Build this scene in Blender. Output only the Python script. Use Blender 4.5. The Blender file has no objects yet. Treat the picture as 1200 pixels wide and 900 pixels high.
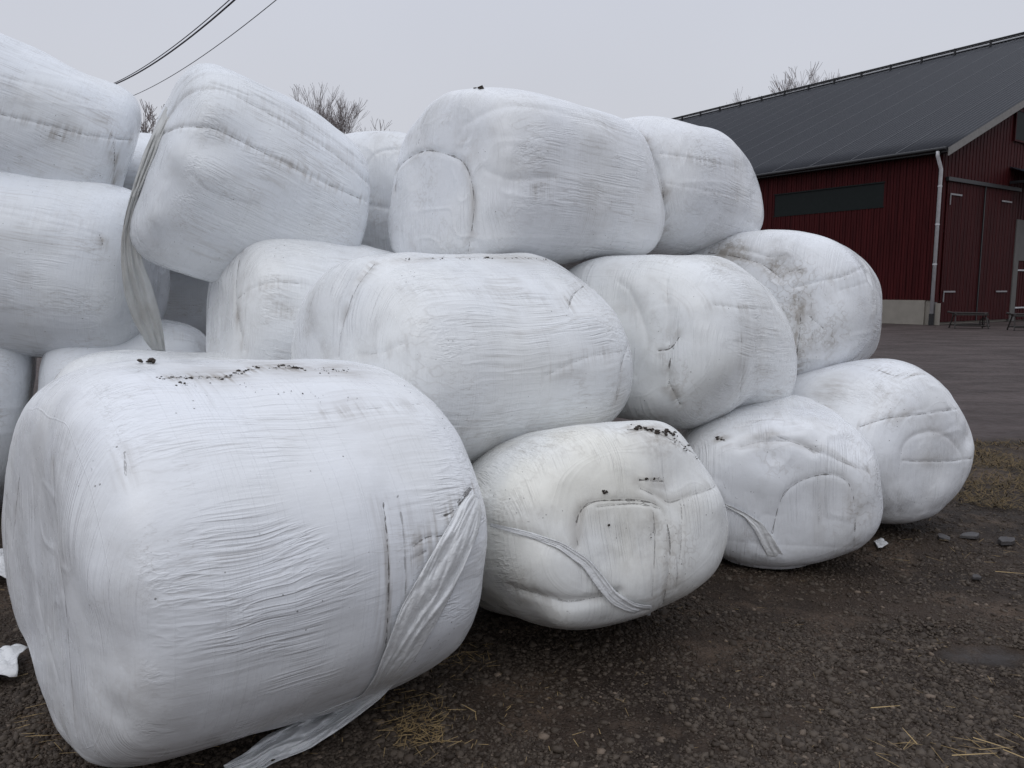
import bpy, math, random, json
import numpy as np
from mathutils import Vector, Matrix
from mathutils.bvhtree import BVHTree

# ------------------------------------------------------------------ camera, sky, sun
HC = 1.6; F = 900.0; P = math.radians(7.1); CP, SP = math.cos(P), math.sin(P)
scene = bpy.context.scene
cam_d = bpy.data.cameras.new('camera'); cam = bpy.data.objects.new('camera', cam_d)
scene.collection.objects.link(cam); scene.camera = cam
cam.location = (0, 0, HC); cam.rotation_euler = (math.pi/2-P, 0, 0)
cam_d.sensor_fit = 'HORIZONTAL'; cam_d.sensor_width = 36; cam_d.lens = 36*F/1200
cam_d.clip_start = .05; cam_d.clip_end = 2000

w = bpy.data.worlds.new('World'); scene.world = w; w.use_nodes = True
nt = w.node_tree; nt.nodes.clear()
out = nt.nodes.new('ShaderNodeOutputWorld'); bg = nt.nodes.new('ShaderNodeBackground')
sky = nt.nodes.new('ShaderNodeTexSky'); sky.sky_type = 'NISHITA'; sky.sun_disc = False
sky.sun_elevation = math.radians(48); sky.sun_rotation = math.radians(200)
sky.air_density = 1.0; sky.dust_density = 6.0
hs = nt.nodes.new('ShaderNodeHueSaturation'); hs.inputs['Saturation'].default_value = .12
tc = nt.nodes.new('ShaderNodeTexCoord'); sx = nt.nodes.new('ShaderNodeSeparateXYZ')
rmp = nt.nodes.new('ShaderNodeValToRGB'); e = rmp.color_ramp.elements
# a closed overcast deck: a little brighter overhead than at the horizon (world radiance, before the 0.1 strength)
e[0].position = 0.0; e[0].color = (6.0, 6.1, 6.45, 1); e[1].position = 1.0; e[1].color = (10.6, 11.1, 12.3, 1)
k = rmp.color_ramp.elements.new(.42); k.color = (6.1, 6.4, 7.3, 1)
k = rmp.color_ramp.elements.new(.12); k.color = (6.1, 6.25, 6.75, 1)
mx = nt.nodes.new('ShaderNodeMix'); mx.data_type = 'RGBA'; mx.inputs[0].default_value = .97
nz = nt.nodes.new('ShaderNodeTexNoise'); nz.inputs['Scale'].default_value = 2.2; nz.inputs['Detail'].default_value = 3
nzm = nt.nodes.new('ShaderNodeMapRange'); nzm.inputs['To Min'].default_value = .94; nzm.inputs['To Max'].default_value = 1.06
vm = nt.nodes.new('ShaderNodeVectorMath'); vm.operation = 'SCALE'
# low sky behind the camera dimmed, added to darken the pile's near sides
hv = nt.nodes.new('ShaderNodeMapRange'); hv.interpolation_type = 'SMOOTHSTEP'
hv.inputs['From Min'].default_value = -.55; hv.inputs['From Max'].default_value = .25; hv.inputs['To Min'].default_value = .74; hv.inputs['To Max'].default_value = 1
ha = nt.nodes.new('ShaderNodeMath'); ha.operation = 'MULTIPLY_ADD'; ha.inputs[1].default_value = .9
hm = nt.nodes.new('ShaderNodeMath'); hm.operation = 'MULTIPLY'
L = nt.links
L.new(tc.outputs['Generated'], sx.inputs[0]); L.new(sx.outputs['Z'], rmp.inputs[0])
L.new(tc.outputs['Generated'], nz.inputs['Vector']); L.new(nz.outputs[0], nzm.inputs['Value'])
L.new(sx.outputs['Z'], ha.inputs[0]); L.new(sx.outputs['Y'], ha.inputs[2]); L.new(ha.outputs[0], hv.inputs['Value'])
L.new(hv.outputs[0], hm.inputs[0]); L.new(nzm.outputs[0], hm.inputs[1])
L.new(rmp.outputs[0], vm.inputs[0]); L.new(hm.outputs[0], vm.inputs['Scale'])
L.new(sky.outputs[0], hs.inputs['Color']); L.new(hs.outputs[0], mx.inputs[6]); L.new(vm.outputs[0], mx.inputs[7])
L.new(mx.outputs[2], bg.inputs[0]); bg.inputs[1].default_value = .1; L.new(bg.outputs[0], out.inputs[0])

sd = bpy.data.lights.new('sun', 'SUN'); sd.energy = .5; sd.angle = math.radians(50); sd.color = (1, .98, .95)
so = bpy.data.objects.new('sun', sd); scene.collection.objects.link(so)
so.rotation_euler = (math.radians(42), 0, math.radians(-20))
scene.view_settings.view_transform = 'Standard'; scene.view_settings.look = 'None'
scene.view_settings.exposure = 0.0; scene.view_settings.gamma = 1.0
scene.cycles.max_bounces = 6; scene.cycles.diffuse_bounces = 4; scene.cycles.use_adaptive_sampling = True

# ------------------------------------------------------------------ helpers
def ray(u, v):
    a = (u-600)/F; b = -(v-450)/F
    return np.array([a, CP+SP*b, -SP+CP*b])
EYE = np.array([0, 0, HC])
def on_ground(u, v, z=0.0):
    r = ray(u, v); return EYE + r*((z-HC)/r[2])
def at_depth(u, v, y):
    r = ray(u, v); return EYE + r*(y/r[1])

def tag(o, label=None, cat=None, group=None, kind=None):
    if label: o['label'] = label
    if cat: o['category'] = cat
    if group: o['group'] = group
    if kind: o['kind'] = kind
    return o
def empty(name, loc, rz=0):
    o = bpy.data.objects.new(name, None); scene.collection.objects.link(o)
    o.location = loc; o.rotation_euler = (0, 0, rz); o.empty_display_size = .2
    return o
def link(name, me, mat, parent=None, smooth=False):
    o = bpy.data.objects.new(name, me); scene.collection.objects.link(o)
    if mat: me.materials.append(mat)
    if smooth: me.polygons.foreach_set('use_smooth', [True]*len(me.polygons))
    if parent: o.parent = parent
    return o
def np_mesh(name, V, Q, tris=None):
    """fast mesh from arrays: V (n,3), Q (m,4) quads, tris (k,3)"""
    me = bpy.data.meshes.new(name)
    nq = 0 if Q is None else len(Q); ntr = 0 if tris is None else len(tris)
    me.vertices.add(len(V)); me.vertices.foreach_set('co', np.ascontiguousarray(V, dtype=np.float32).ravel())
    idx = []; st = []; s = 0
    if nq: idx.append(np.asarray(Q).ravel()); st.append(np.arange(nq)*4); s = nq*4
    if ntr: idx.append(np.asarray(tris).ravel()); st.append(s+np.arange(ntr)*3)
    idx = np.concatenate(idx).astype(np.int32); st = np.concatenate(st).astype(np.int32)
    me.loops.add(len(idx)); me.loops.foreach_set('vertex_index', idx)
    me.polygons.add(len(st)); me.polygons.foreach_set('loop_start', st)
    me.update(calc_edges=True); me.validate()
    return me
class MB:
    def __init__(s): s.v = []; s.f = []
    def quad(s, *p):
        n = len(s.v); s.v += [tuple(q) for q in p]; s.f.append(tuple(range(n, n+len(p))))
    def box(s, a, b, M=None):
        x0, y0, z0 = a; x1, y1, z1 = b
        c = [(x0,y0,z0),(x1,y0,z0),(x1,y1,z0),(x0,y1,z0),(x0,y0,z1),(x1,y0,z1),(x1,y1,z1),(x0,y1,z1)]
        if M: c = [tuple(M @ Vector(q)) for q in c]
        n = len(s.v); s.v += c
        s.f += [(n,n+3,n+2,n+1),(n+4,n+5,n+6,n+7),(n,n+1,n+5,n+4),(n+1,n+2,n+6,n+5),(n+2,n+3,n+7,n+6),(n+3,n,n+4,n+7)]
    def bar(s, p, q, hw, hh=None):
        """square bar between two points"""
        s.tube([p, q], [hw, hw], 4)
    def tube(s, pts, rad, k=8, caps=True):
        pts = [Vector(p) for p in pts]; n0 = len(s.v); up = Vector((0,0,1))
        d0 = (pts[1]-pts[0]).normalized(); a = d0.cross(up)
        if a.length < .1: a = d0.cross(Vector((1,0,0)))
        a.normalize()
        for i, p in enumerate(pts):
            d = (pts[min(i+1, len(pts)-1)]-pts[max(i-1, 0)]).normalized()
            a = (a-d*a.dot(d)).normalized(); b = d.cross(a)
            for j in range(k):
                t = 2*math.pi*(j+.5)/k
                s.v.append(tuple(p+(a*math.cos(t)+b*math.sin(t))*rad[i]))
        for i in range(len(pts)-1):
            for j in range(k):
                s.f.append((n0+i*k+j, n0+i*k+(j+1)%k, n0+(i+1)*k+(j+1)%k, n0+(i+1)*k+j))
        if caps:
            s.f.append(tuple(n0+j for j in range(k))[::-1]); s.f.append(tuple(n0+(len(pts)-1)*k+j for j in range(k)))
    def build(s, name, mat, parent=None, smooth=False, bevel=0):
        me = bpy.data.meshes.new(name); me.from_pydata(s.v, [], s.f); me.update()
        o = link(name, me, mat, parent, smooth)
        if bevel:
            m = o.modifiers.new('bevel', 'BEVEL'); m.width = bevel; m.segments = 2; m.limit_method = 'ANGLE'
        return o

# numpy value noise
def _h(ix, iy, iz, seed):
    n = (ix*374761393 + iy*668265263 + iz*1274126177 + seed*974711) & 0xffffffff
    n = ((n ^ (n >> 13)) * 1103515245) & 0xffffffff
    n = (n ^ (n >> 16)) & 0xffff
    return n/32767.5-1
def noise3(X, sc, seed=0):
    Pn = np.asarray(X, dtype=np.float64)*sc+1000.37*(1+seed % 7); I = np.floor(Pn).astype(np.int64); f = Pn-I; f = f*f*(3-2*f)
    r = 0
    for dx in (0, 1):
        wx = f[..., 0] if dx else 1-f[..., 0]
        for dy in (0, 1):
            wy = f[..., 1] if dy else 1-f[..., 1]
            for dz in (0, 1):
                wz = f[..., 2] if dz else 1-f[..., 2]
                r = r+wx*wy*wz*_h(I[..., 0]+dx, I[..., 1]+dy, I[..., 2]+dz, seed)
    return r

# ------------------------------------------------------------------ node helper
class NT:
    def __init__(s, name):
        s.m = bpy.data.materials.new(name); s.m.use_nodes = True; s.t = s.m.node_tree; s.t.nodes.clear()
        s.out = s.t.nodes.new('ShaderNodeOutputMaterial'); s.b = s.t.nodes.new('ShaderNodeBsdfPrincipled')
        s.t.links.new(s.b.outputs[0], s.out.inputs[0])
    def lk(s, a, b):
        if isinstance(a, (int, float)): b.default_value = a
        elif isinstance(a, tuple): b.default_value = a if len(a) == len(b.default_value) else a+(1,)
        else: s.t.links.new(a, b)
    def coord(s, kind='Object'): return s.t.nodes.new('ShaderNodeTexCoord').outputs[kind]
    def attr(s, n):
        a = s.t.nodes.new('ShaderNodeAttribute'); a.attribute_name = n; return a.outputs['Fac']
    def map(s, v, scale=(1,1,1), rot=(0,0,0), loc=(0,0,0)):
        n = s.t.nodes.new('ShaderNodeMapping'); s.lk(v, n.inputs[0]); n.inputs['Scale'].default_value = scale
        n.inputs['Rotation'].default_value = rot; n.inputs['Location'].default_value = loc; return n.outputs[0]
    def noise(s, v, sc, det=3, dist=0, rough=.5):
        n = s.t.nodes.new('ShaderNodeTexNoise'); s.lk(v, n.inputs['Vector']); n.inputs['Scale'].default_value = sc
        n.inputs['Detail'].default_value = det; n.inputs['Distortion'].default_value = dist; n.inputs['Roughness'].default_value = rough
        return n.outputs[0]
    def vor(s, v, sc, feat='F1', out='Distance', rnd=1):
        n = s.t.nodes.new('ShaderNodeTexVoronoi'); n.feature = feat; s.lk(v, n.inputs['Vector']); n.inputs['Scale'].default_value = sc
        n.inputs['Randomness'].default_value = rnd
        return n.outputs[out]
    def ma(s, op, a, b=0.0, c=None, clamp=False):
        n = s.t.nodes.new('ShaderNodeMath'); n.operation = op; n.use_clamp = clamp
        s.lk(a, n.inputs[0]); s.lk(b, n.inputs[1])
        if c is not None: s.lk(c, n.inputs[2])
        return n.outputs[0]
    def rng(s, v, a, b, c=0.0, d=1.0, smooth=True):
        n = s.t.nodes.new('ShaderNodeMapRange'); n.interpolation_type = 'SMOOTHSTEP' if smooth else 'LINEAR'
        for q, x in zip(n.inputs, (v, a, b, c, d)): s.lk(x, q)
        return n.outputs[0]
    def mix(s, f, a, b):
        n = s.t.nodes.new('ShaderNodeMix'); n.data_type = 'RGBA'; s.lk(f, n.inputs[0]); s.lk(a, n.inputs[6]); s.lk(b, n.inputs[7]); return n.outputs[2]
    def bump(s, h, strength=1.0, dist=1.0):
        n = s.t.nodes.new('ShaderNodeBump'); s.lk(h, n.inputs['Height']); n.inputs['Strength'].default_value = strength
        n.inputs['Distance'].default_value = dist; s.t.links.new(n.outputs[0], s.b.inputs['Normal']); return n
    def set(s, **k):
        for a, b in k.items(): s.lk(b, s.b.inputs[a.replace('_', ' ')])
        return s

# ------------------------------------------------------------------ film material
def film_mat(name, tint=(.80, .815, .83), seed=0, grime=.35, wrinkle=1.0, tilt=.12, yellow=0.0, ends=.7):
    n = NT(name)
    oc = n.coord(); off = (seed*3.17, seed*1.31, seed*2.23)
    q = n.map(oc, loc=off)
    cap = n.attr('cap')
    # tension folds running along the bale, in patches of slightly different direction
    warp = n.noise(q, 1.6, 2)
    wv = n.t.nodes.new('ShaderNodeVectorMath'); wv.operation = 'ADD'
    cmb = n.t.nodes.new('ShaderNodeCombineXYZ')
    w1 = n.ma('MULTIPLY', n.ma('SUBTRACT', warp, .5), .10)
    n.lk(w1, cmb.inputs[1]); n.lk(w1, cmb.inputs[2]); n.lk(q, wv.inputs[0]); n.t.links.new(cmb.outputs[0], wv.inputs[1])
    qq = wv.outputs[0]
    def ridged(v, sc, det=2):
        a = n.noise(v, sc, det)
        return n.ma('SUBTRACT', 1.0, n.ma('MULTIPLY', n.ma('ABSOLUTE', n.ma('SUBTRACT', a, .5)), 7.0), clamp=True)
    s1 = ridged(n.map(qq, (.55, 20, 20), (0, tilt, tilt)), 1.0, 2)
    s2 = ridged(n.map(qq, (.9, 52, 52), (0, -tilt*1.6, tilt*.6)), 1.0, 2)
    s3 = n.noise(n.map(qq, (1.6, 105, 105), (0, tilt*.5, -tilt)), 1.0, 2)
    c1 = ridged(n.map(qq, (1.2, 20, .8), (ends, 0, 0)), 1.0, 3)
    c2 = ridged(n.map(qq, (2, 60, 1.3), (ends-.3, 0, 0)), 1.0, 2)
    m1 = n.rng(n.noise(n.map(q, (1, 1.8, 1.8)), 1.7, 2), .44, .64)
    m2 = n.rng(n.noise(n.map(q, (1, 1.8, 1.8), loc=(5, 3, 1)), 2.6, 2), .44, .62)
    side = n.ma('ADD', n.ma('MULTIPLY', n.ma('MULTIPLY', s1, m1), .0013*wrinkle), n.ma('MULTIPLY', n.ma('MULTIPLY', s2, m2), .0015*wrinkle))
    side = n.ma('ADD', side, n.ma('MULTIPLY', s3, .0005*wrinkle))
    caph = n.ma('ADD', n.ma('MULTIPLY', n.ma('MULTIPLY', c1, m2), .0018*wrinkle), n.ma('MULTIPLY', n.ma('MULTIPLY', c2, m1), .0017*wrinkle))
    mixh = n.t.nodes.new('ShaderNodeMix'); mixh.data_type = 'FLOAT'
    n.lk(cap, mixh.inputs[0]); n.lk(side, mixh.inputs[2]); n.lk(caph, mixh.inputs[3])
    # crosswise edges of the film layers
    lay = n.noise(n.map(q, (26, .35, .35), (0, .03, .05)), 1.0, 3)
    layr = n.rng(n.ma('ABSOLUTE', n.ma('SUBTRACT', lay, .5)), .004, .03, 1.0, 0.0)
    # hay stalks pressing through and bumps
    lump = n.noise(q, 16, 3); fine = n.noise(q, 60, 3)
    h = n.ma('ADD', mixh.outputs[0], n.ma('MULTIPLY', layr, .0005))
    h = n.ma('ADD', h, n.ma('MULTIPLY', lump, .0020)); h = n.ma('ADD', h, n.ma('MULTIPLY', fine, .00025))
    # traced creases with mud in them: distance attribute
    ld = n.attr('ld'); li = n.attr('li')
    jit = n.ma('MULTIPLY', n.ma('SUBTRACT', n.noise(q, 14, 4, rough=.6), .42), -.016)
    dd = n.ma('ABSOLUTE', n.ma('ADD', ld, jit))
    crease = n.rng(dd, 0.0, .014, 1.0, 0.0)
    h = n.ma('SUBTRACT', h, n.ma('MULTIPLY', n.ma('MULTIPLY', crease, li), .0016))
    n.bump(h)
    brk = n.rng(n.noise(q, 7.5, 5, rough=.7), .33, .52)
    wid = n.rng(n.noise(n.map(q, loc=(4, 4, 2)), 22, 4, rough=.7), .34, .74, .0009, .0056)
    wid = n.ma('MULTIPLY', wid, n.rng(li, 0.0, 1.0, .35, 1.0))
    line = n.ma('MULTIPLY', n.ma('MULTIPLY', n.rng(dd, n.ma('MULTIPLY', wid, .25), wid, 1.0, 0.0), brk), n.rng(li, .0, .9, 0.0, 1.0))
    halo = n.ma('MULTIPLY', n.ma('MULTIPLY', n.rng(ld, 0.0, .07, 1.0, 0.0), n.rng(n.noise(n.map(q, (60, 3, 3)), 1, 4), .40, .68)), n.ma('MULTIPLY', li, .75))
    # general grime: thin drips round the bale, dust in patches, streaks caught in the folds
    drip = n.rng(n.noise(n.map(q, (75, 1.6, 1.6)), 1, 4, rough=.6), .55, .75)
    area = n.rng(n.noise(q, 2.3, 3), .48, .68)
    g1 = n.ma('MULTIPLY', n.ma('MULTIPLY', drip, area), grime*.55)
    g2 = n.ma('MULTIPLY', n.ma('MULTIPLY', n.rng(s1, .55, 1.0), n.rng(n.noise(q, 3.1, 3), .5, .66)), grime*.5)
    g3 = n.ma('MULTIPLY', n.rng(n.noise(q, 4.0, 5, rough=.65), .50, .8), grime*.6)
    hair = ridged(n.map(qq, (.45, 62, 62), (0, tilt*.8, tilt*.5), (3, 1, 2)), 1.0, 2)
    hair2 = ridged(n.map(qq, (.8, 30, 30), (0, -tilt, tilt*1.4), (1, 6, 2)), 1.0, 3)
    hairm = n.rng(n.noise(n.map(q, (1, 2.4, 2.4), loc=(2, 5, 7)), 2.0, 3), .46, .64)
    hairm2 = n.rng(n.noise(n.map(q, (1, 2.0, 2.0), loc=(8, 3, 1)), 2.4, 3), .50, .66)
    g4 = n.ma('MULTIPLY', n.ma('ADD', n.ma('MULTIPLY', n.rng(hair, .72, 1.0), hairm), n.ma('MULTIPLY', n.rng(hair2, .86, 1.0), hairm2)), .30+grime*.5)
    g4 = n.ma('MULTIPLY', g4, n.ma('SUBTRACT', 1.0, n.ma('MULTIPLY', cap, .8)))
    speckv = n.vor(q, 26); sp_on = n.rng(n.noise(n.map(q, loc=(9, 2, 4)), 5, 2), .56, .62)
    speck = n.ma('MULTIPLY', n.rng(speckv, .05, .11, 1.0, 0.0), sp_on)
    scr = n.noise(n.map(q, (9, 34, 34), loc=(2, 7, 1)), 1, 4, dist=1.2)
    scrm = n.ma('MULTIPLY', n.rng(scr, .70, .74), n.rng(n.noise(n.map(q, loc=(1, 8, 6)), 2.6, 2), .60, .68))
    dirt = n.ma('ADD', n.ma('ADD', g1, n.ma('ADD', g2, n.ma('MULTIPLY', g4, .6))), n.ma('ADD', g3, halo), clamp=True)
    dmap = n.attr('dirt')
    dirt = n.ma('ADD', dirt, n.ma('MULTIPLY', dmap, n.rng(n.noise(n.map(q, (5, 30, 30)), 1, 5, rough=.65), .3, .7, .25, .95)), clamp=True)
    dark = n.ma('ADD', line, n.ma('ADD', n.ma('MULTIPLY', speck, .8), n.ma('MULTIPLY', scrm, .65)), clamp=True)
    yc = tuple(c*y for c, y in zip(tint, (1.0, .965, .87)))
    base = n.mix(n.ma('MULTIPLY', n.rng(n.noise(q, 1.9, 3), .35, .7), .25+yellow, clamp=True), tint, yc)
    base = n.mix(n.ma('MULTIPLY', dirt, .85), base, (.30, .265, .225))
    base = n.mix(n.ma('MULTIPLY', dark, .85), base, (.055, .045, .038))
    rough = n.rng(n.noise(q, 7, 3), .3, .7, .20, .36)
    n.set(Base_Color=base, Roughness=n.ma('ADD', rough, n.ma('MULTIPLY', dirt, .25)))
    n.b.inputs['Specular IOR Level'].default_value = .5
    n.b.inputs['Subsurface Weight'].default_value = .0
    return n.m

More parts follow.
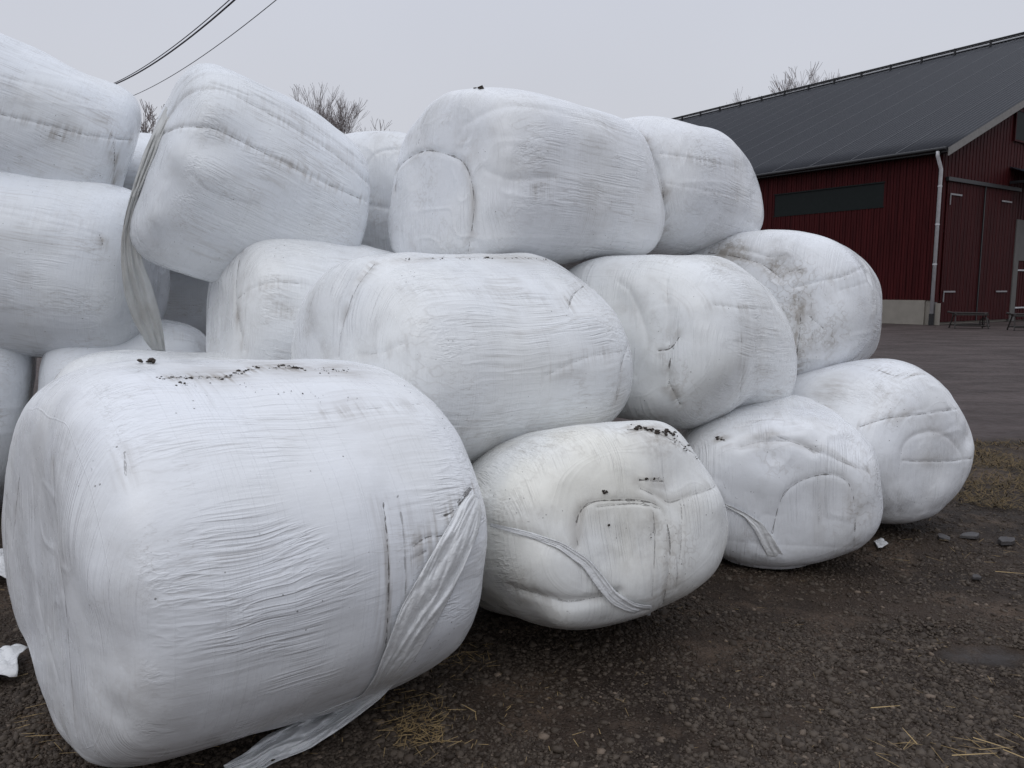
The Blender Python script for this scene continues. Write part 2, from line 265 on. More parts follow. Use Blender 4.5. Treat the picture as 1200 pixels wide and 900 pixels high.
# ------------------------------------------------------------------ bales
BALES = json.loads('''{"A":{"p":[-1.039,2.872,0.667,0.744,-0.04,1.381,0.82,0.653,0.28,0.93],"a":[[-1.467,2.627,1.325,-0.005,0.001,0.009],[-1.268,2.715,1.331,-0.001,0.0,0.003],[-1.185,3.068,1.297,-0.01,0.001,0.007],[-0.665,3.317,1.275,0.0,-0.0,-0.004],[-0.435,3.065,1.248,-0.006,-0.001,-0.007],[-0.284,2.958,1.162,-0.003,-0.0,-0.003],[-0.154,2.872,0.995,-0.015,-0.002,-0.013],[-0.081,2.78,0.768,-0.004,0.002,0.012],[-0.078,2.76,0.587,-0.011,-0.001,-0.011],[-0.125,2.73,0.39,-0.009,0.001,0.006],[-0.236,2.737,0.236,0.002,0.001,0.006],[-0.381,2.702,0.163,0.0,-0.001,-0.007],[-0.833,2.254,0.205,0.022,0.002,0.015],[-1.187,2.103,0.195,0.005,0.001,0.009],[-1.284,2.15,0.196,-0.004,0.0,0.001],[-1.516,2.357,0.23,0.007,0.001,0.005],[-1.772,2.634,0.375,0.015,-0.0,-0.001],[-1.944,2.851,0.485,-0.005,-0.0,-0.002],[-1.789,2.7,1.047,0.001,0.001,0.004],[-1.597,2.577,1.267,0.01,-0.002,-0.019],[-1.467,2.627,1.325,-0.004,0.001,0.008],[-1.185,3.068,1.297,-0.003,0.0,0.002],[-0.446,3.147,1.24,-0.004,-0.0,-0.004],[-0.284,2.958,1.162,0.002,0.0,0.003],[-0.154,2.872,0.995,-0.005,-0.001,-0.006],[-0.081,2.78,0.768,0.002,0.001,0.007],[-0.077,2.753,0.587,-0.003,-0.001,-0.005],[-0.125,2.73,0.39,-0.001,0.0,0.003],[-0.381,2.702,0.163,0.0,-0.0,-0.003],[-0.848,2.27,0.188,0.013,0.001,0.008],[-1.198,2.122,0.178,-0.001,0.001,0.004],[-1.376,2.295,0.106,0.004,-0.0,-0.0],[-1.797,2.664,0.362,0.011,0.0,0.0],[-1.939,2.842,0.488,-0.005,-0.0,-0.001],[-1.597,2.577,1.267,0.004,-0.001,-0.01],[-1.467,2.627,1.325,-0.003,0.001,0.006],[-0.154,2.872,0.995,-0.003,-0.0,-0.003],[-0.081,2.78,0.768,0.002,0.0,0.003],[-0.848,2.27,0.188,0.003,0.0,0.002],[-1.804,2.673,0.352,0.004,0.001,0.005],[-1.939,2.842,0.488,-0.003,-0.0,-0.002],[-1.822,2.74,1.039,0.003,0.0,0.001],[-1.597,2.577,1.267,0.002,-0.001,-0.006],[-1.467,2.627,1.325,-0.002,0.001,0.004],[-1.81,2.681,0.342,0.002,0.001,0.006],[-1.939,2.842,0.488,-0.002,-0.0,-0.003],[-1.597,2.577,1.267,0.001,-0.0,-0.004]]},"B":{"p":[0.295,3.586,0.496,-1.129,0.235,1.183,0.619,0.446,0.523,0.891],"a":[[-0.193,3.727,0.791,0.005,-0.002,-0.013],[-0.08,3.827,0.831,-0.004,0.002,0.014],[0.141,3.405,0.956,-0.002,-0.0,-0.003],[0.551,3.488,0.977,-0.009,-0.001,-0.005],[0.734,3.467,0.933,0.032,0.005,0.04],[0.882,3.487,0.83,-0.048,-0.005,-0.043],[0.971,3.424,0.66,0.022,0.003,0.022],[0.973,3.37,0.487,-0.004,-0.002,-0.014],[0.904,3.29,0.368,0.008,0.0,0.003],[0.75,3.204,0.259,-0.01,0.0,0.002],[0.545,3.13,0.205,0.004,0.001,0.006],[0.236,3.112,0.176,-0.001,-0.001,-0.011],[0.075,3.286,0.132,0.001,0.0,0.003],[-0.193,3.727,0.791,0.003,-0.001,-0.008],[-0.08,3.827,0.831,-0.002,0.001,0.008],[0.555,3.539,0.966,-0.004,-0.001,-0.007],[0.736,3.456,0.933,0.022,0.003,0.026],[0.883,3.466,0.83,-0.037,-0.004,-0.028],[0.971,3.424,0.66,0.023,0.003,0.02],[0.977,3.388,0.481,-0.009,-0.002,-0.012],[0.904,3.29,0.368,0.004,0.0,0.003],[0.236,3.112,0.176,-0.0,-0.0,-0.004],[-0.193,3.727,0.791,0.001,-0.001,-0.004],[-0.08,3.827,0.831,-0.001,0.001,0.005],[0.555,3.539,0.966,-0.005,-0.001,-0.006],[0.725,3.42,0.939,0.019,0.002,0.014],[0.883,3.456,0.83,-0.028,-0.002,-0.018],[0.971,3.424,0.66,0.022,0.002,0.016],[0.977,3.388,0.481,-0.012,-0.001,-0.011],[0.904,3.29,0.368,0.005,0.001,0.004],[-0.199,3.742,0.786,0.006,-0.0,-0.001],[-0.08,3.827,0.831,-0.004,0.0,0.002],[0.531,3.41,0.988,-0.005,-0.001,-0.009],[0.726,3.41,0.938,0.012,0.002,0.015],[0.883,3.446,0.83,-0.022,-0.002,-0.014],[0.971,3.424,0.66,0.019,0.002,0.013],[0.977,3.388,0.481,-0.012,-0.001,-0.008],[0.922,3.347,0.353,0.004,0.0,0.001]]},"C":{"p":[1.6,4.675,0.447,-1.778,0.004,1.175,0.587,0.449,0.455,0.838],"a":[[1.157,5.131,0.657,-0.0,0.0,0.003],[1.413,4.952,0.87,0.003,-0.003,-0.022],[1.857,4.959,0.872,0.008,0.005,0.037],[1.976,4.811,0.838,-0.005,-0.003,-0.02],[2.115,4.682,0.721,-0.001,0.001,0.007],[2.053,4.273,0.677,0.006,-0.0,-0.001],[2.076,4.19,0.5,-0.01,0.0,0.001],[2.06,4.193,0.304,0.002,0.001,0.004],[1.984,4.177,0.188,0.015,-0.002,-0.016],[1.837,4.217,0.074,-0.019,0.003,0.024],[1.506,4.224,0.041,0.008,-0.001,-0.008],[1.331,4.277,0.047,-0.003,-0.0,-0.004],[1.857,4.959,0.872,0.003,0.001,0.01],[2.053,4.273,0.677,0.004,-0.0,-0.001],[2.076,4.19,0.5,-0.006,0.0,0.001],[1.979,4.168,0.19,0.011,-0.001,-0.011],[1.833,4.208,0.076,-0.011,0.002,0.013],[1.504,4.217,0.044,0.004,-0.001,-0.005],[1.857,4.959,0.872,0.001,0.0,0.003],[2.064,4.203,0.303,-0.003,0.0,0.004],[1.979,4.168,0.19,0.008,-0.001,-0.008],[1.833,4.208,0.076,-0.006,0.001,0.007],[1.504,4.217,0.044,0.003,-0.0,-0.003],[1.387,4.835,0.872,-0.002,0.0,0.003],[2.064,4.203,0.303,-0.003,0.0,0.004],[1.979,4.168,0.19,0.006,-0.001,-0.006],[1.833,4.208,0.076,-0.004,0.001,0.004],[1.504,4.217,0.044,0.002,-0.0,-0.002]]},"D":{"p":[2.382,5.356,0.547,-1.113,0.07,1.35,0.581,0.537,0.482,0.925],"a":[[2.37,5.671,1.054,0.002,-0.003,-0.025],[2.463,5.258,1.094,-0.001,0.002,0.019],[2.619,5.107,1.092,0.002,0.003,0.024],[2.774,5.007,1.041,0.006,-0.002,-0.015],[2.978,5.04,0.88,-0.028,-0.002,-0.014],[3.049,5.016,0.665,-0.009,-0.0,-0.001],[3.045,4.99,0.518,0.022,0.002,0.012],[3.004,4.964,0.365,-0.001,-0.001,-0.01],[2.845,4.904,0.182,0.009,-0.001,-0.007],[2.652,4.927,0.077,-0.004,0.0,0.002],[2.37,5.671,1.054,0.001,-0.001,-0.007],[2.463,5.258,1.094,-0.0,0.0,0.003],[2.619,5.107,1.092,-0.0,0.001,0.006],[2.815,5.07,1.031,0.004,-0.0,-0.003],[2.933,4.97,0.889,-0.008,-0.0,-0.002],[3.049,5.016,0.665,-0.006,-0.0,-0.002],[3.045,4.99,0.518,0.012,0.001,0.007],[3.008,4.971,0.36,-0.006,-0.0,-0.003],[2.845,4.904,0.182,0.004,-0.0,-0.002],[2.652,4.927,0.077,-0.003,0.0,0.001],[2.329,5.59,1.067,0.006,-0.001,-0.01],[3.049,5.016,0.665,-0.004,-0.0,-0.002],[3.045,4.99,0.518,0.008,0.0,0.003],[3.011,4.979,0.356,-0.004,-0.0,-0.0],[2.329,5.59,1.067,0.002,-0.0,-0.003],[3.049,5.016,0.665,-0.004,-0.0,-0.002],[3.045,4.99,0.518,0.006,0.0,0.002],[3.011,4.979,0.356,-0.004,-0.0,-0.001]]},"E":{"p":[-0.291,4.15,1.198,0.673,0.005,1.493,0.759,0.575,0.405,1.016],"a":[[-1.022,4.038,1.614,-0.001,-0.001,-0.004],[-0.855,3.906,1.712,-0.002,0.001,0.007],[-0.354,3.952,1.764,0.006,-0.0,-0.001],[-0.004,4.307,1.77,0.0,0.001,0.005],[0.184,4.313,1.746,0.007,0.002,0.013],[0.36,4.304,1.677,-0.006,-0.002,-0.018],[0.531,4.092,1.507,-0.007,-0.0,-0.002],[0.623,4.03,1.144,0.004,0.0,0.004],[0.58,4.048,0.986,0.011,-0.0,-0.004],[0.525,4.076,0.891,0.001,-0.002,-0.019],[0.477,4.165,0.818,-0.01,0.003,0.025],[-1.022,4.038,1.614,-0.0,-0.0,-0.003],[-0.855,3.906,1.712,-0.001,0.001,0.005],[-0.67,3.813,1.752,0.002,-0.001,-0.005],[0.184,4.313,1.746,0.005,0.001,0.005],[0.355,4.183,1.67,-0.005,-0.0,-0.004],[0.58,4.048,0.986,0.003,-0.0,-0.001],[0.52,4.067,0.889,0.014,-0.001,-0.01],[0.48,4.133,0.827,-0.019,0.002,0.012],[-0.855,3.906,1.712,-0.001,0.0,0.003],[0.184,4.313,1.746,0.003,0.0,0.003],[0.355,4.183,1.67,-0.003,-0.0,-0.002],[0.52,4.067,0.889,0.01,-0.002,-0.013],[0.475,4.124,0.824,-0.007,0.002,0.014],[0.184,4.313,1.746,0.004,0.0,0.002],[0.365,4.311,1.673,-0.005,-0.0,-0.003],[0.58,4.048,0.986,-0.002,0.0,0.003],[0.52,4.067,0.889,0.009,-0.002,-0.012],[0.454,4.005,0.857,-0.007,0.001,0.011]]},"F":{"p":[1.012,5.027,1.249,0.902,-0.109,1.417,0.723,0.529,0.454,0.826],"a":[[0.579,4.813,1.791,0.002,0.0,0.002],[0.944,4.799,1.802,0.0,-0.002,-0.012],[1.238,4.745,1.749,0.009,0.005,0.038],[1.495,5.032,1.699,0.0,-0.0,-0.003],[1.601,4.897,1.62,0.008,0.0,0.004],[1.773,4.946,1.478,-0.039,-0.003,-0.023],[1.831,4.934,1.29,-0.004,-0.0,-0.0],[1.849,4.98,1.135,-0.001,0.003,0.022],[1.808,4.977,0.988,0.014,0.001,0.009],[1.753,4.977,0.903,0.017,-0.006,-0.045],[1.431,4.805,0.794,-0.001,0.006,0.047],[1.033,4.704,0.756,0.002,-0.004,-0.029],[0.932,4.846,0.739,-0.004,0.002,0.012],[0.944,4.799,1.802,-0.001,-0.001,-0.006],[1.238,4.745,1.749,0.003,0.001,0.011],[1.668,5.09,1.626,0.002,0.0,0.003],[1.723,4.854,1.474,-0.0,-0.0,-0.004],[1.837,4.946,1.288,-0.004,-0.0,-0.002],[1.859,5.014,1.133,0.002,0.001,0.007],[1.812,4.988,0.988,-0.0,0.001,0.011],[1.746,4.965,0.903,0.006,-0.002,-0.02],[1.396,4.666,0.842,-0.005,0.0,0.002],[1.014,4.634,0.769,0.003,-0.002,-0.016],[0.909,4.754,0.75,0.002,0.002,0.019],[1.238,4.745,1.749,0.001,0.0,0.004],[1.816,5.0,0.988,-0.002,0.001,0.007],[1.746,4.965,0.903,0.003,-0.001,-0.01],[1.014,4.634,0.769,0.0,-0.002,-0.013],[0.866,4.547,0.788,0.002,0.002,0.016],[1.843,4.959,1.287,-0.003,-0.0,-0.001],[1.816,5.0,0.988,-0.002,0.001,0.006],[1.746,4.965,0.903,0.002,-0.001,-0.006],[1.014,4.634,0.769,0.0,-0.001,-0.009],[0.909,4.754,0.75,-0.0,0.001,0.01]]},"G":{"p":[2.076,6.071,1.426,0.999,-0.1,1.386,0.729,0.573,0.421,0.805],"a":[[1.397,5.998,1.888,-0.002,0.002,0.013],[1.622,5.928,1.998,-0.001,-0.002,-0.014],[2.143,5.611,1.998,0.003,0.001,0.005],[2.69,5.691,1.554,0.009,-0.0,-0.0],[2.854,5.939,1.353,-0.006,0.001,0.01],[2.855,6.006,1.169,0.018,-0.001,-0.01],[2.773,6.002,1.039,-0.005,-0.001,-0.009],[2.291,6.102,0.843,-0.001,-0.001,-0.012],[1.397,5.998,1.888,-0.001,0.001,0.005],[1.622,5.928,1.998,-0.0,-0.001,-0.005],[2.842,5.919,1.355,-0.004,0.0,0.003],[2.855,6.006,1.169,0.008,-0.0,-0.003],[2.763,5.985,1.04,-0.004,-0.0,-0.001],[2.291,6.102,0.843,-0.0,-0.0,-0.003],[2.862,6.02,1.168,0.003,-0.0,-0.002]]},"H":{"p":[0.094,5.126,2.233,0.731,-0.017,1.444,0.652,0.511,0.293,0.659],"a":[[-0.701,5.028,1.866,-0.044,-0.004,-0.036],[-0.78,5.07,2.195,-0.002,0.003,0.024],[-0.762,5.057,2.456,0.038,-0.0,-0.002],[-0.571,4.89,2.686,0.014,-0.005,-0.038],[-0.402,4.779,2.727,-0.013,0.005,0.037],[-0.22,4.598,2.728,0.003,0.001,0.007],[-0.004,4.523,2.71,-0.004,0.0,0.0],[0.222,4.624,2.682,0.02,0.0,0.002],[0.763,5.071,2.649,0.014,0.001,0.008],[0.911,5.102,2.543,-0.027,-0.003,-0.025],[0.973,5.129,2.308,-0.012,0.0,0.002],[0.968,5.107,2.134,0.005,0.001,0.012],[0.944,5.138,1.959,0.031,-0.0,-0.004],[0.887,5.172,1.854,-0.0,-0.003,-0.025],[0.695,5.207,1.746,-0.012,0.005,0.038],[0.399,5.142,1.722,-0.0,0.001,0.009],[-0.701,5.028,1.866,-0.011,-0.001,-0.011],[-0.778,5.063,2.195,-0.002,0.001,0.008],[-0.764,5.064,2.459,0.009,-0.0,-0.003],[-0.586,4.946,2.693,0.008,-0.001,-0.007],[-0.402,4.779,2.727,-0.008,0.002,0.013],[-0.22,4.598,2.728,0.004,-0.0,-0.002],[-0.006,4.547,2.717,-0.003,-0.0,-0.001],[0.222,4.624,2.682,0.006,0.0,0.001],[0.778,5.155,2.669,0.007,0.001,0.005],[0.911,5.102,2.543,-0.009,-0.001,-0.009],[0.967,5.1,2.134,-0.002,0.001,0.005],[0.944,5.138,1.959,0.011,0.0,0.001],[0.882,5.16,1.85,-0.002,-0.002,-0.012],[0.695,5.207,1.746,-0.005,0.002,0.015],[-0.701,5.028,1.866,-0.003,-0.0,-0.003],[-0.778,5.063,2.195,-0.001,0.0,0.003],[-0.589,4.941,2.69,0.006,-0.0,-0.002],[-0.402,4.779,2.727,-0.005,0.001,0.005],[-0.22,4.598,2.728,0.003,-0.0,-0.002],[0.778,5.155,2.669,0.004,0.0,0.004],[0.911,5.102,2.543,-0.005,-0.001,-0.004],[0.944,5.138,1.959,0.004,0.0,0.002],[0.879,5.153,1.848,0.0,-0.001,-0.007],[0.695,5.207,1.746,-0.002,0.001,0.006],[-0.577,4.872,2.67,0.005,-0.0,-0.003],[-0.402,4.779,2.727,-0.004,0.0,0.003],[0.778,5.155,2.669,0.003,0.0,0.002],[0.922,5.169,2.553,-0.004,-0.0,-0.002],[0.879,5.153,1.848,-0.001,-0.0,-0.004],[0.695,5.207,1.746,-0.001,0.0,0.003]]},"I":{"p":[1.131,6.012,2.313,0.891,-0.068,1.451,0.65,0.475,0.456,0.817],"a":[[0.864,5.563,2.787,0.001,0.001,0.004],[1.202,5.595,2.769,-0.002,-0.001,-0.011],[1.475,5.768,2.711,0.012,0.003,0.023],[1.737,6.076,2.667,0.009,-0.001,-0.007],[1.885,5.979,2.46,-0.036,-0.001,-0.006],[1.946,6.08,2.274,0.002,0.001,0.01],[1.906,6.057,2.091,0.02,0.0,0.001],[1.869,6.081,2.017,0.004,-0.003,-0.024],[1.565,6.122,1.843,-0.017,0.004,0.032],[1.257,6.346,1.822,-0.0,-0.002,-0.015],[1.202,5.595,2.769,-0.001,-0.001,-0.005],[1.475,5.768,2.711,0.003,0.001,0.008],[1.73,6.036,2.662,0.003,-0.001,-0.006],[1.892,5.992,2.458,-0.015,0.0,0.003],[1.941,6.059,2.276,0.004,-0.0,-0.001],[1.906,6.057,2.091,0.008,0.001,0.009],[1.865,6.07,2.015,-0.005,-0.002,-0.014],[1.566,6.163,1.839,0.003,0.002,0.016],[1.257,6.346,1.822,-0.0,-0.001,-0.006],[1.885,5.979,2.46,-0.003,-0.0,-0.002],[1.906,6.057,2.091,0.004,0.001,0.009],[1.861,6.059,2.015,-0.003,-0.001,-0.009],[1.892,5.992,2.458,-0.005,0.0,0.004],[1.941,6.059,2.276,0.002,-0.0,-0.004],[1.902,6.047,2.09,0.004,0.001,0.008],[1.861,6.059,2.015,-0.003,-0.001,-0.007]]},"J":{"p":[-1.619,4.927,2.184,0.62,-0.354,1.215,0.581,0.623,0.382,0.994],"a":[[-2.258,4.637,1.893,-0.011,0.001,0.005],[-2.207,4.602,2.122,0.009,-0.001,-0.01],[-2.223,4.789,2.384,-0.002,0.0,0.002],[-1.926,4.708,2.829,-0.006,-0.0,-0.004],[-1.789,4.678,2.882,-0.003,0.003,0.024],[-1.657,4.708,2.87,0.003,-0.002,-0.017],[-1.432,4.76,2.767,0.005,0.001,0.008],[-1.219,5.045,2.685,0.005,0.001,0.01],[-1.007,5.154,2.551,-0.013,-0.003,-0.025],[-0.903,5.062,2.35,-0.011,0.001,0.008],[-0.893,4.929,2.123,0.006,-0.0,-0.001],[-0.948,4.879,1.914,0.008,-0.001,-0.006],[-1.858,4.897,1.61,-0.027,0.003,0.022],[-1.995,4.715,1.681,0.011,-0.001,-0.006],[-2.154,4.627,1.771,-0.002,-0.001,-0.004],[-2.25,4.618,1.895,-0.008,-0.0,-0.002],[-2.235,4.642,2.121,0.013,0.0,0.002],[-2.223,4.789,2.384,-0.004,0.0,0.0],[-1.92,4.691,2.821,-0.0,-0.0,-0.004],[-1.789,4.678,2.882,0.001,0.002,0.013],[-1.669,4.753,2.878,-0.003,-0.001,-0.008],[-1.432,4.76,2.767,0.002,0.0,0.003],[-1.219,5.045,2.685,0.002,0.001,0.005],[-1.007,5.154,2.551,-0.002,-0.001,-0.008],[-0.897,5.038,2.35,-0.005,0.0,0.002],[-1.858,4.897,1.61,-0.007,0.001,0.007],[-2.19,4.574,2.115,-0.006,0.0,0.0],[-2.244,4.826,2.394,0.003,-0.0,-0.003],[-1.907,4.66,2.811,-0.002,-0.0,-0.004],[-1.789,4.678,2.882,0.002,0.001,0.009],[-1.669,4.753,2.878,-0.001,-0.001,-0.007],[-1.007,5.154,2.551,-0.0,-0.0,-0.003],[-1.858,4.897,1.61,-0.002,0.0,0.002],[-1.789,4.678,2.882,-0.001,0.001,0.007],[-1.637,4.646,2.85,0.003,-0.001,-0.008]]},"K":{"p":[-0.962,6.337,2.201,1.319,0.003,1.296,0.632,0.596,0.452,0.872],"a":[]},"L":{"p":[-1.202,4.978,1.336,0.558,-0.143,1.359,0.657,0.566,0.459,0.854],"a":[[-1.929,4.865,1.37,0.005,0.001,0.004],[-1.93,4.949,1.589,-0.009,-0.0,-0.003],[-1.291,4.732,1.925,-0.002,0.001,0.006],[-0.791,5.148,1.835,0.0,-0.001,-0.004],[-1.987,5.005,1.368,0.006,-0.0,-0.001],[-1.93,4.949,1.589,-0.006,-0.0,-0.001],[-1.93,4.949,1.589,-0.003,-0.0,-0.0]]},"M":{"p":[-3.506,5.648,2.683,0.496,-0.333,1.403,0.642,0.575,0.359,0.847],"a":[[-3.417,5.372,3.271,-0.011,0.002,0.014],[-3.278,5.619,3.221,0.044,-0.002,-0.018],[-2.937,5.633,3.08,-0.014,-0.002,-0.015],[-2.798,5.802,3.0,0.008,0.003,0.025],[-2.752,5.85,2.922,0.003,-0.001,-0.012],[-2.937,6.199,2.778,-0.003,0.0,0.001],[-2.987,6.148,2.546,0.008,-0.0,-0.004],[-3.012,6.072,2.377,-0.003,0.0,0.002],[-3.417,5.372,3.271,-0.006,0.001,0.005],[-3.278,5.619,3.221,0.014,-0.001,-0.005],[-2.937,5.633,3.08,-0.007,-0.001,-0.007],[-2.798,5.802,3.0,0.005,0.002,0.014],[-2.781,5.911,2.932,-0.001,-0.001,-0.007],[-2.987,6.148,2.546,0.003,-0.0,-0.001],[-3.417,5.372,3.271,-0.003,0.0,0.002],[-3.278,5.619,3.221,0.004,-0.0,-0.0],[-3.034,5.784,3.121,0.001,-0.001,-0.006],[-2.798,5.802,3.0,0.002,0.001,0.007],[-2.798,5.802,3.0,0.001,0.0,0.004]]},"N":{"p":[-3.299,5.5,1.751,0.207,-0.151,1.485,0.656,0.646,0.447,0.842],"a":[[-3.47,5.353,2.428,-0.001,0.001,0.008],[-3.195,5.477,2.389,-0.005,-0.0,-0.003],[-2.619,5.937,1.84,-0.02,0.0,0.0],[-2.685,6.047,1.643,0.015,0.001,0.009],[-2.722,5.983,1.362,0.018,-0.001,-0.007],[-2.696,5.861,1.305,-0.014,0.0,0.002],[-2.632,5.975,1.838,-0.013,0.0,0.002],[-2.691,6.059,1.643,0.008,0.0,0.002],[-2.722,5.983,1.362,0.014,-0.001,-0.008],[-2.711,5.899,1.299,-0.017,0.001,0.008],[-2.643,6.005,1.841,-0.008,-0.0,-0.002],[-2.691,6.059,1.643,0.004,0.0,0.002],[-2.736,6.008,1.361,0.012,-0.001,-0.006],[-2.718,5.918,1.299,-0.015,0.001,0.006],[-2.736,6.008,1.361,0.013,-0.0,-0.004],[-2.726,5.936,1.3,-0.015,0.0,0.003]]},"O":{"p":[-4.132,5.267,0.806,0.53,-0.205,1.325,0.66,0.748,0.372,0.849],"a":[[-3.628,5.475,1.446,-0.01,-0.002,-0.019],[-3.591,5.63,1.391,0.01,0.003,0.028],[-3.564,5.729,1.271,-0.002,-0.002,-0.012],[-3.58,5.743,1.013,-0.002,0.0,0.003],[-3.627,5.724,0.758,0.012,-0.0,-0.001],[-3.398,5.245,0.582,-0.006,0.001,0.004],[-3.645,5.504,1.448,-0.008,-0.002,-0.016],[-3.607,5.657,1.39,0.007,0.003,0.021],[-3.576,5.748,1.268,-0.002,-0.001,-0.009],[-3.627,5.724,0.758,0.004,-0.0,-0.001],[-3.666,5.54,1.448,-0.009,-0.002,-0.016],[-3.607,5.657,1.39,0.009,0.002,0.017],[-3.588,5.767,1.263,-0.002,-0.001,-0.005],[-3.404,5.259,0.586,-0.003,-0.0,-0.004],[-3.687,5.576,1.448,-0.01,-0.002,-0.016],[-3.623,5.683,1.388,0.007,0.002,0.015]]},"P":{"p":[-2.806,5.653,0.682,0.413,-0.015,1.176,0.678,0.682,0.488,0.855],"a":[[-3.073,5.653,1.358,0.006,0.0,0.004],[-2.766,5.586,1.362,-0.017,0.0,0.002],[-2.766,5.586,1.362,-0.005,0.0,0.0]]},"Q":{"p":[-1.897,4.449,0.624,0.356,-0.036,1.415,0.657,0.615,0.396,0.866],"a":[[-2.478,4.269,1.173,0.0,-0.0,-0.004],[-2.374,4.346,1.232,-0.002,0.001,0.008],[-2.147,4.555,1.232,0.012,-0.0,-0.001],[-1.706,4.477,1.232,0.007,-0.0,-0.003],[-2.478,4.269,1.173,0.001,-0.0,-0.003],[-2.374,4.346,1.232,-0.002,0.001,0.004],[-2.147,4.555,1.232,0.003,-0.0,-0.001]]},"R":{"p":[-3.1,7.35,1.5,-0.08,0.001,1.393,0.639,0.56,0.452,0.851],"a":[]},"S":{"p":[-3.582,7.027,2.404,0.164,0.015,1.3,0.64,0.554,0.45,0.851],"a":[]},"U":{"p":[-1.15,6.75,1.25,1.2,0,1.3,0.64,0.56,0.42,0.86],"a":[]},"T":{"p":[-2.35,6.75,2.3,0.15,0,1.3,0.6,0.5,0.42,0.86],"a":[]}}''')
def sg(a, e): return np.sign(a)*np.abs(a)**e
def profile(e1, Lh, R, n):
    t = np.linspace(0, np.pi, 4001); x = Lh*sg(np.cos(t), e1); r = R*np.abs(np.sin(t))**e1
    s = np.concatenate([[0], np.cumsum(np.hypot(np.diff(x), np.diff(r)))]); u = np.linspace(0, s[-1], n)
    return np.interp(u, s, x), np.interp(u, s, r)/R
def ring(e2, Ry, Rz, n):
    t = np.linspace(0, 2*np.pi, 4001); y = Ry*sg(np.cos(t), e2); z = Rz*sg(np.sin(t), e2)
    s = np.concatenate([[0], np.cumsum(np.hypot(np.diff(y), np.diff(z)))]); u = np.linspace(0, s[-1], n+1)[:-1]
    return np.interp(u, s, y), np.interp(u, s, z)
def seglen(X, pl):
    """distance of points X (n,3) to polyline pl (m,3)"""
    best = np.full(len(X), 9.0)
    for a, b in zip(pl[:-1], pl[1:]):
        ab = b-a; t = np.clip(((X-a)@ab)/max(ab@ab, 1e-9), 0, 1)
        best = np.minimum(best, np.linalg.norm(X-(a+t[:, None]*ab), axis=1))
    return best
BVH = {}; ROOT = {}
def cast(key, u, v, off=0.0):
    r = Vector(ray(u, v)).normalized(); h = BVH[key].ray_cast(Vector(EYE), r)
    if h[0] is None: return None
    return np.array(h[0]-r*off)
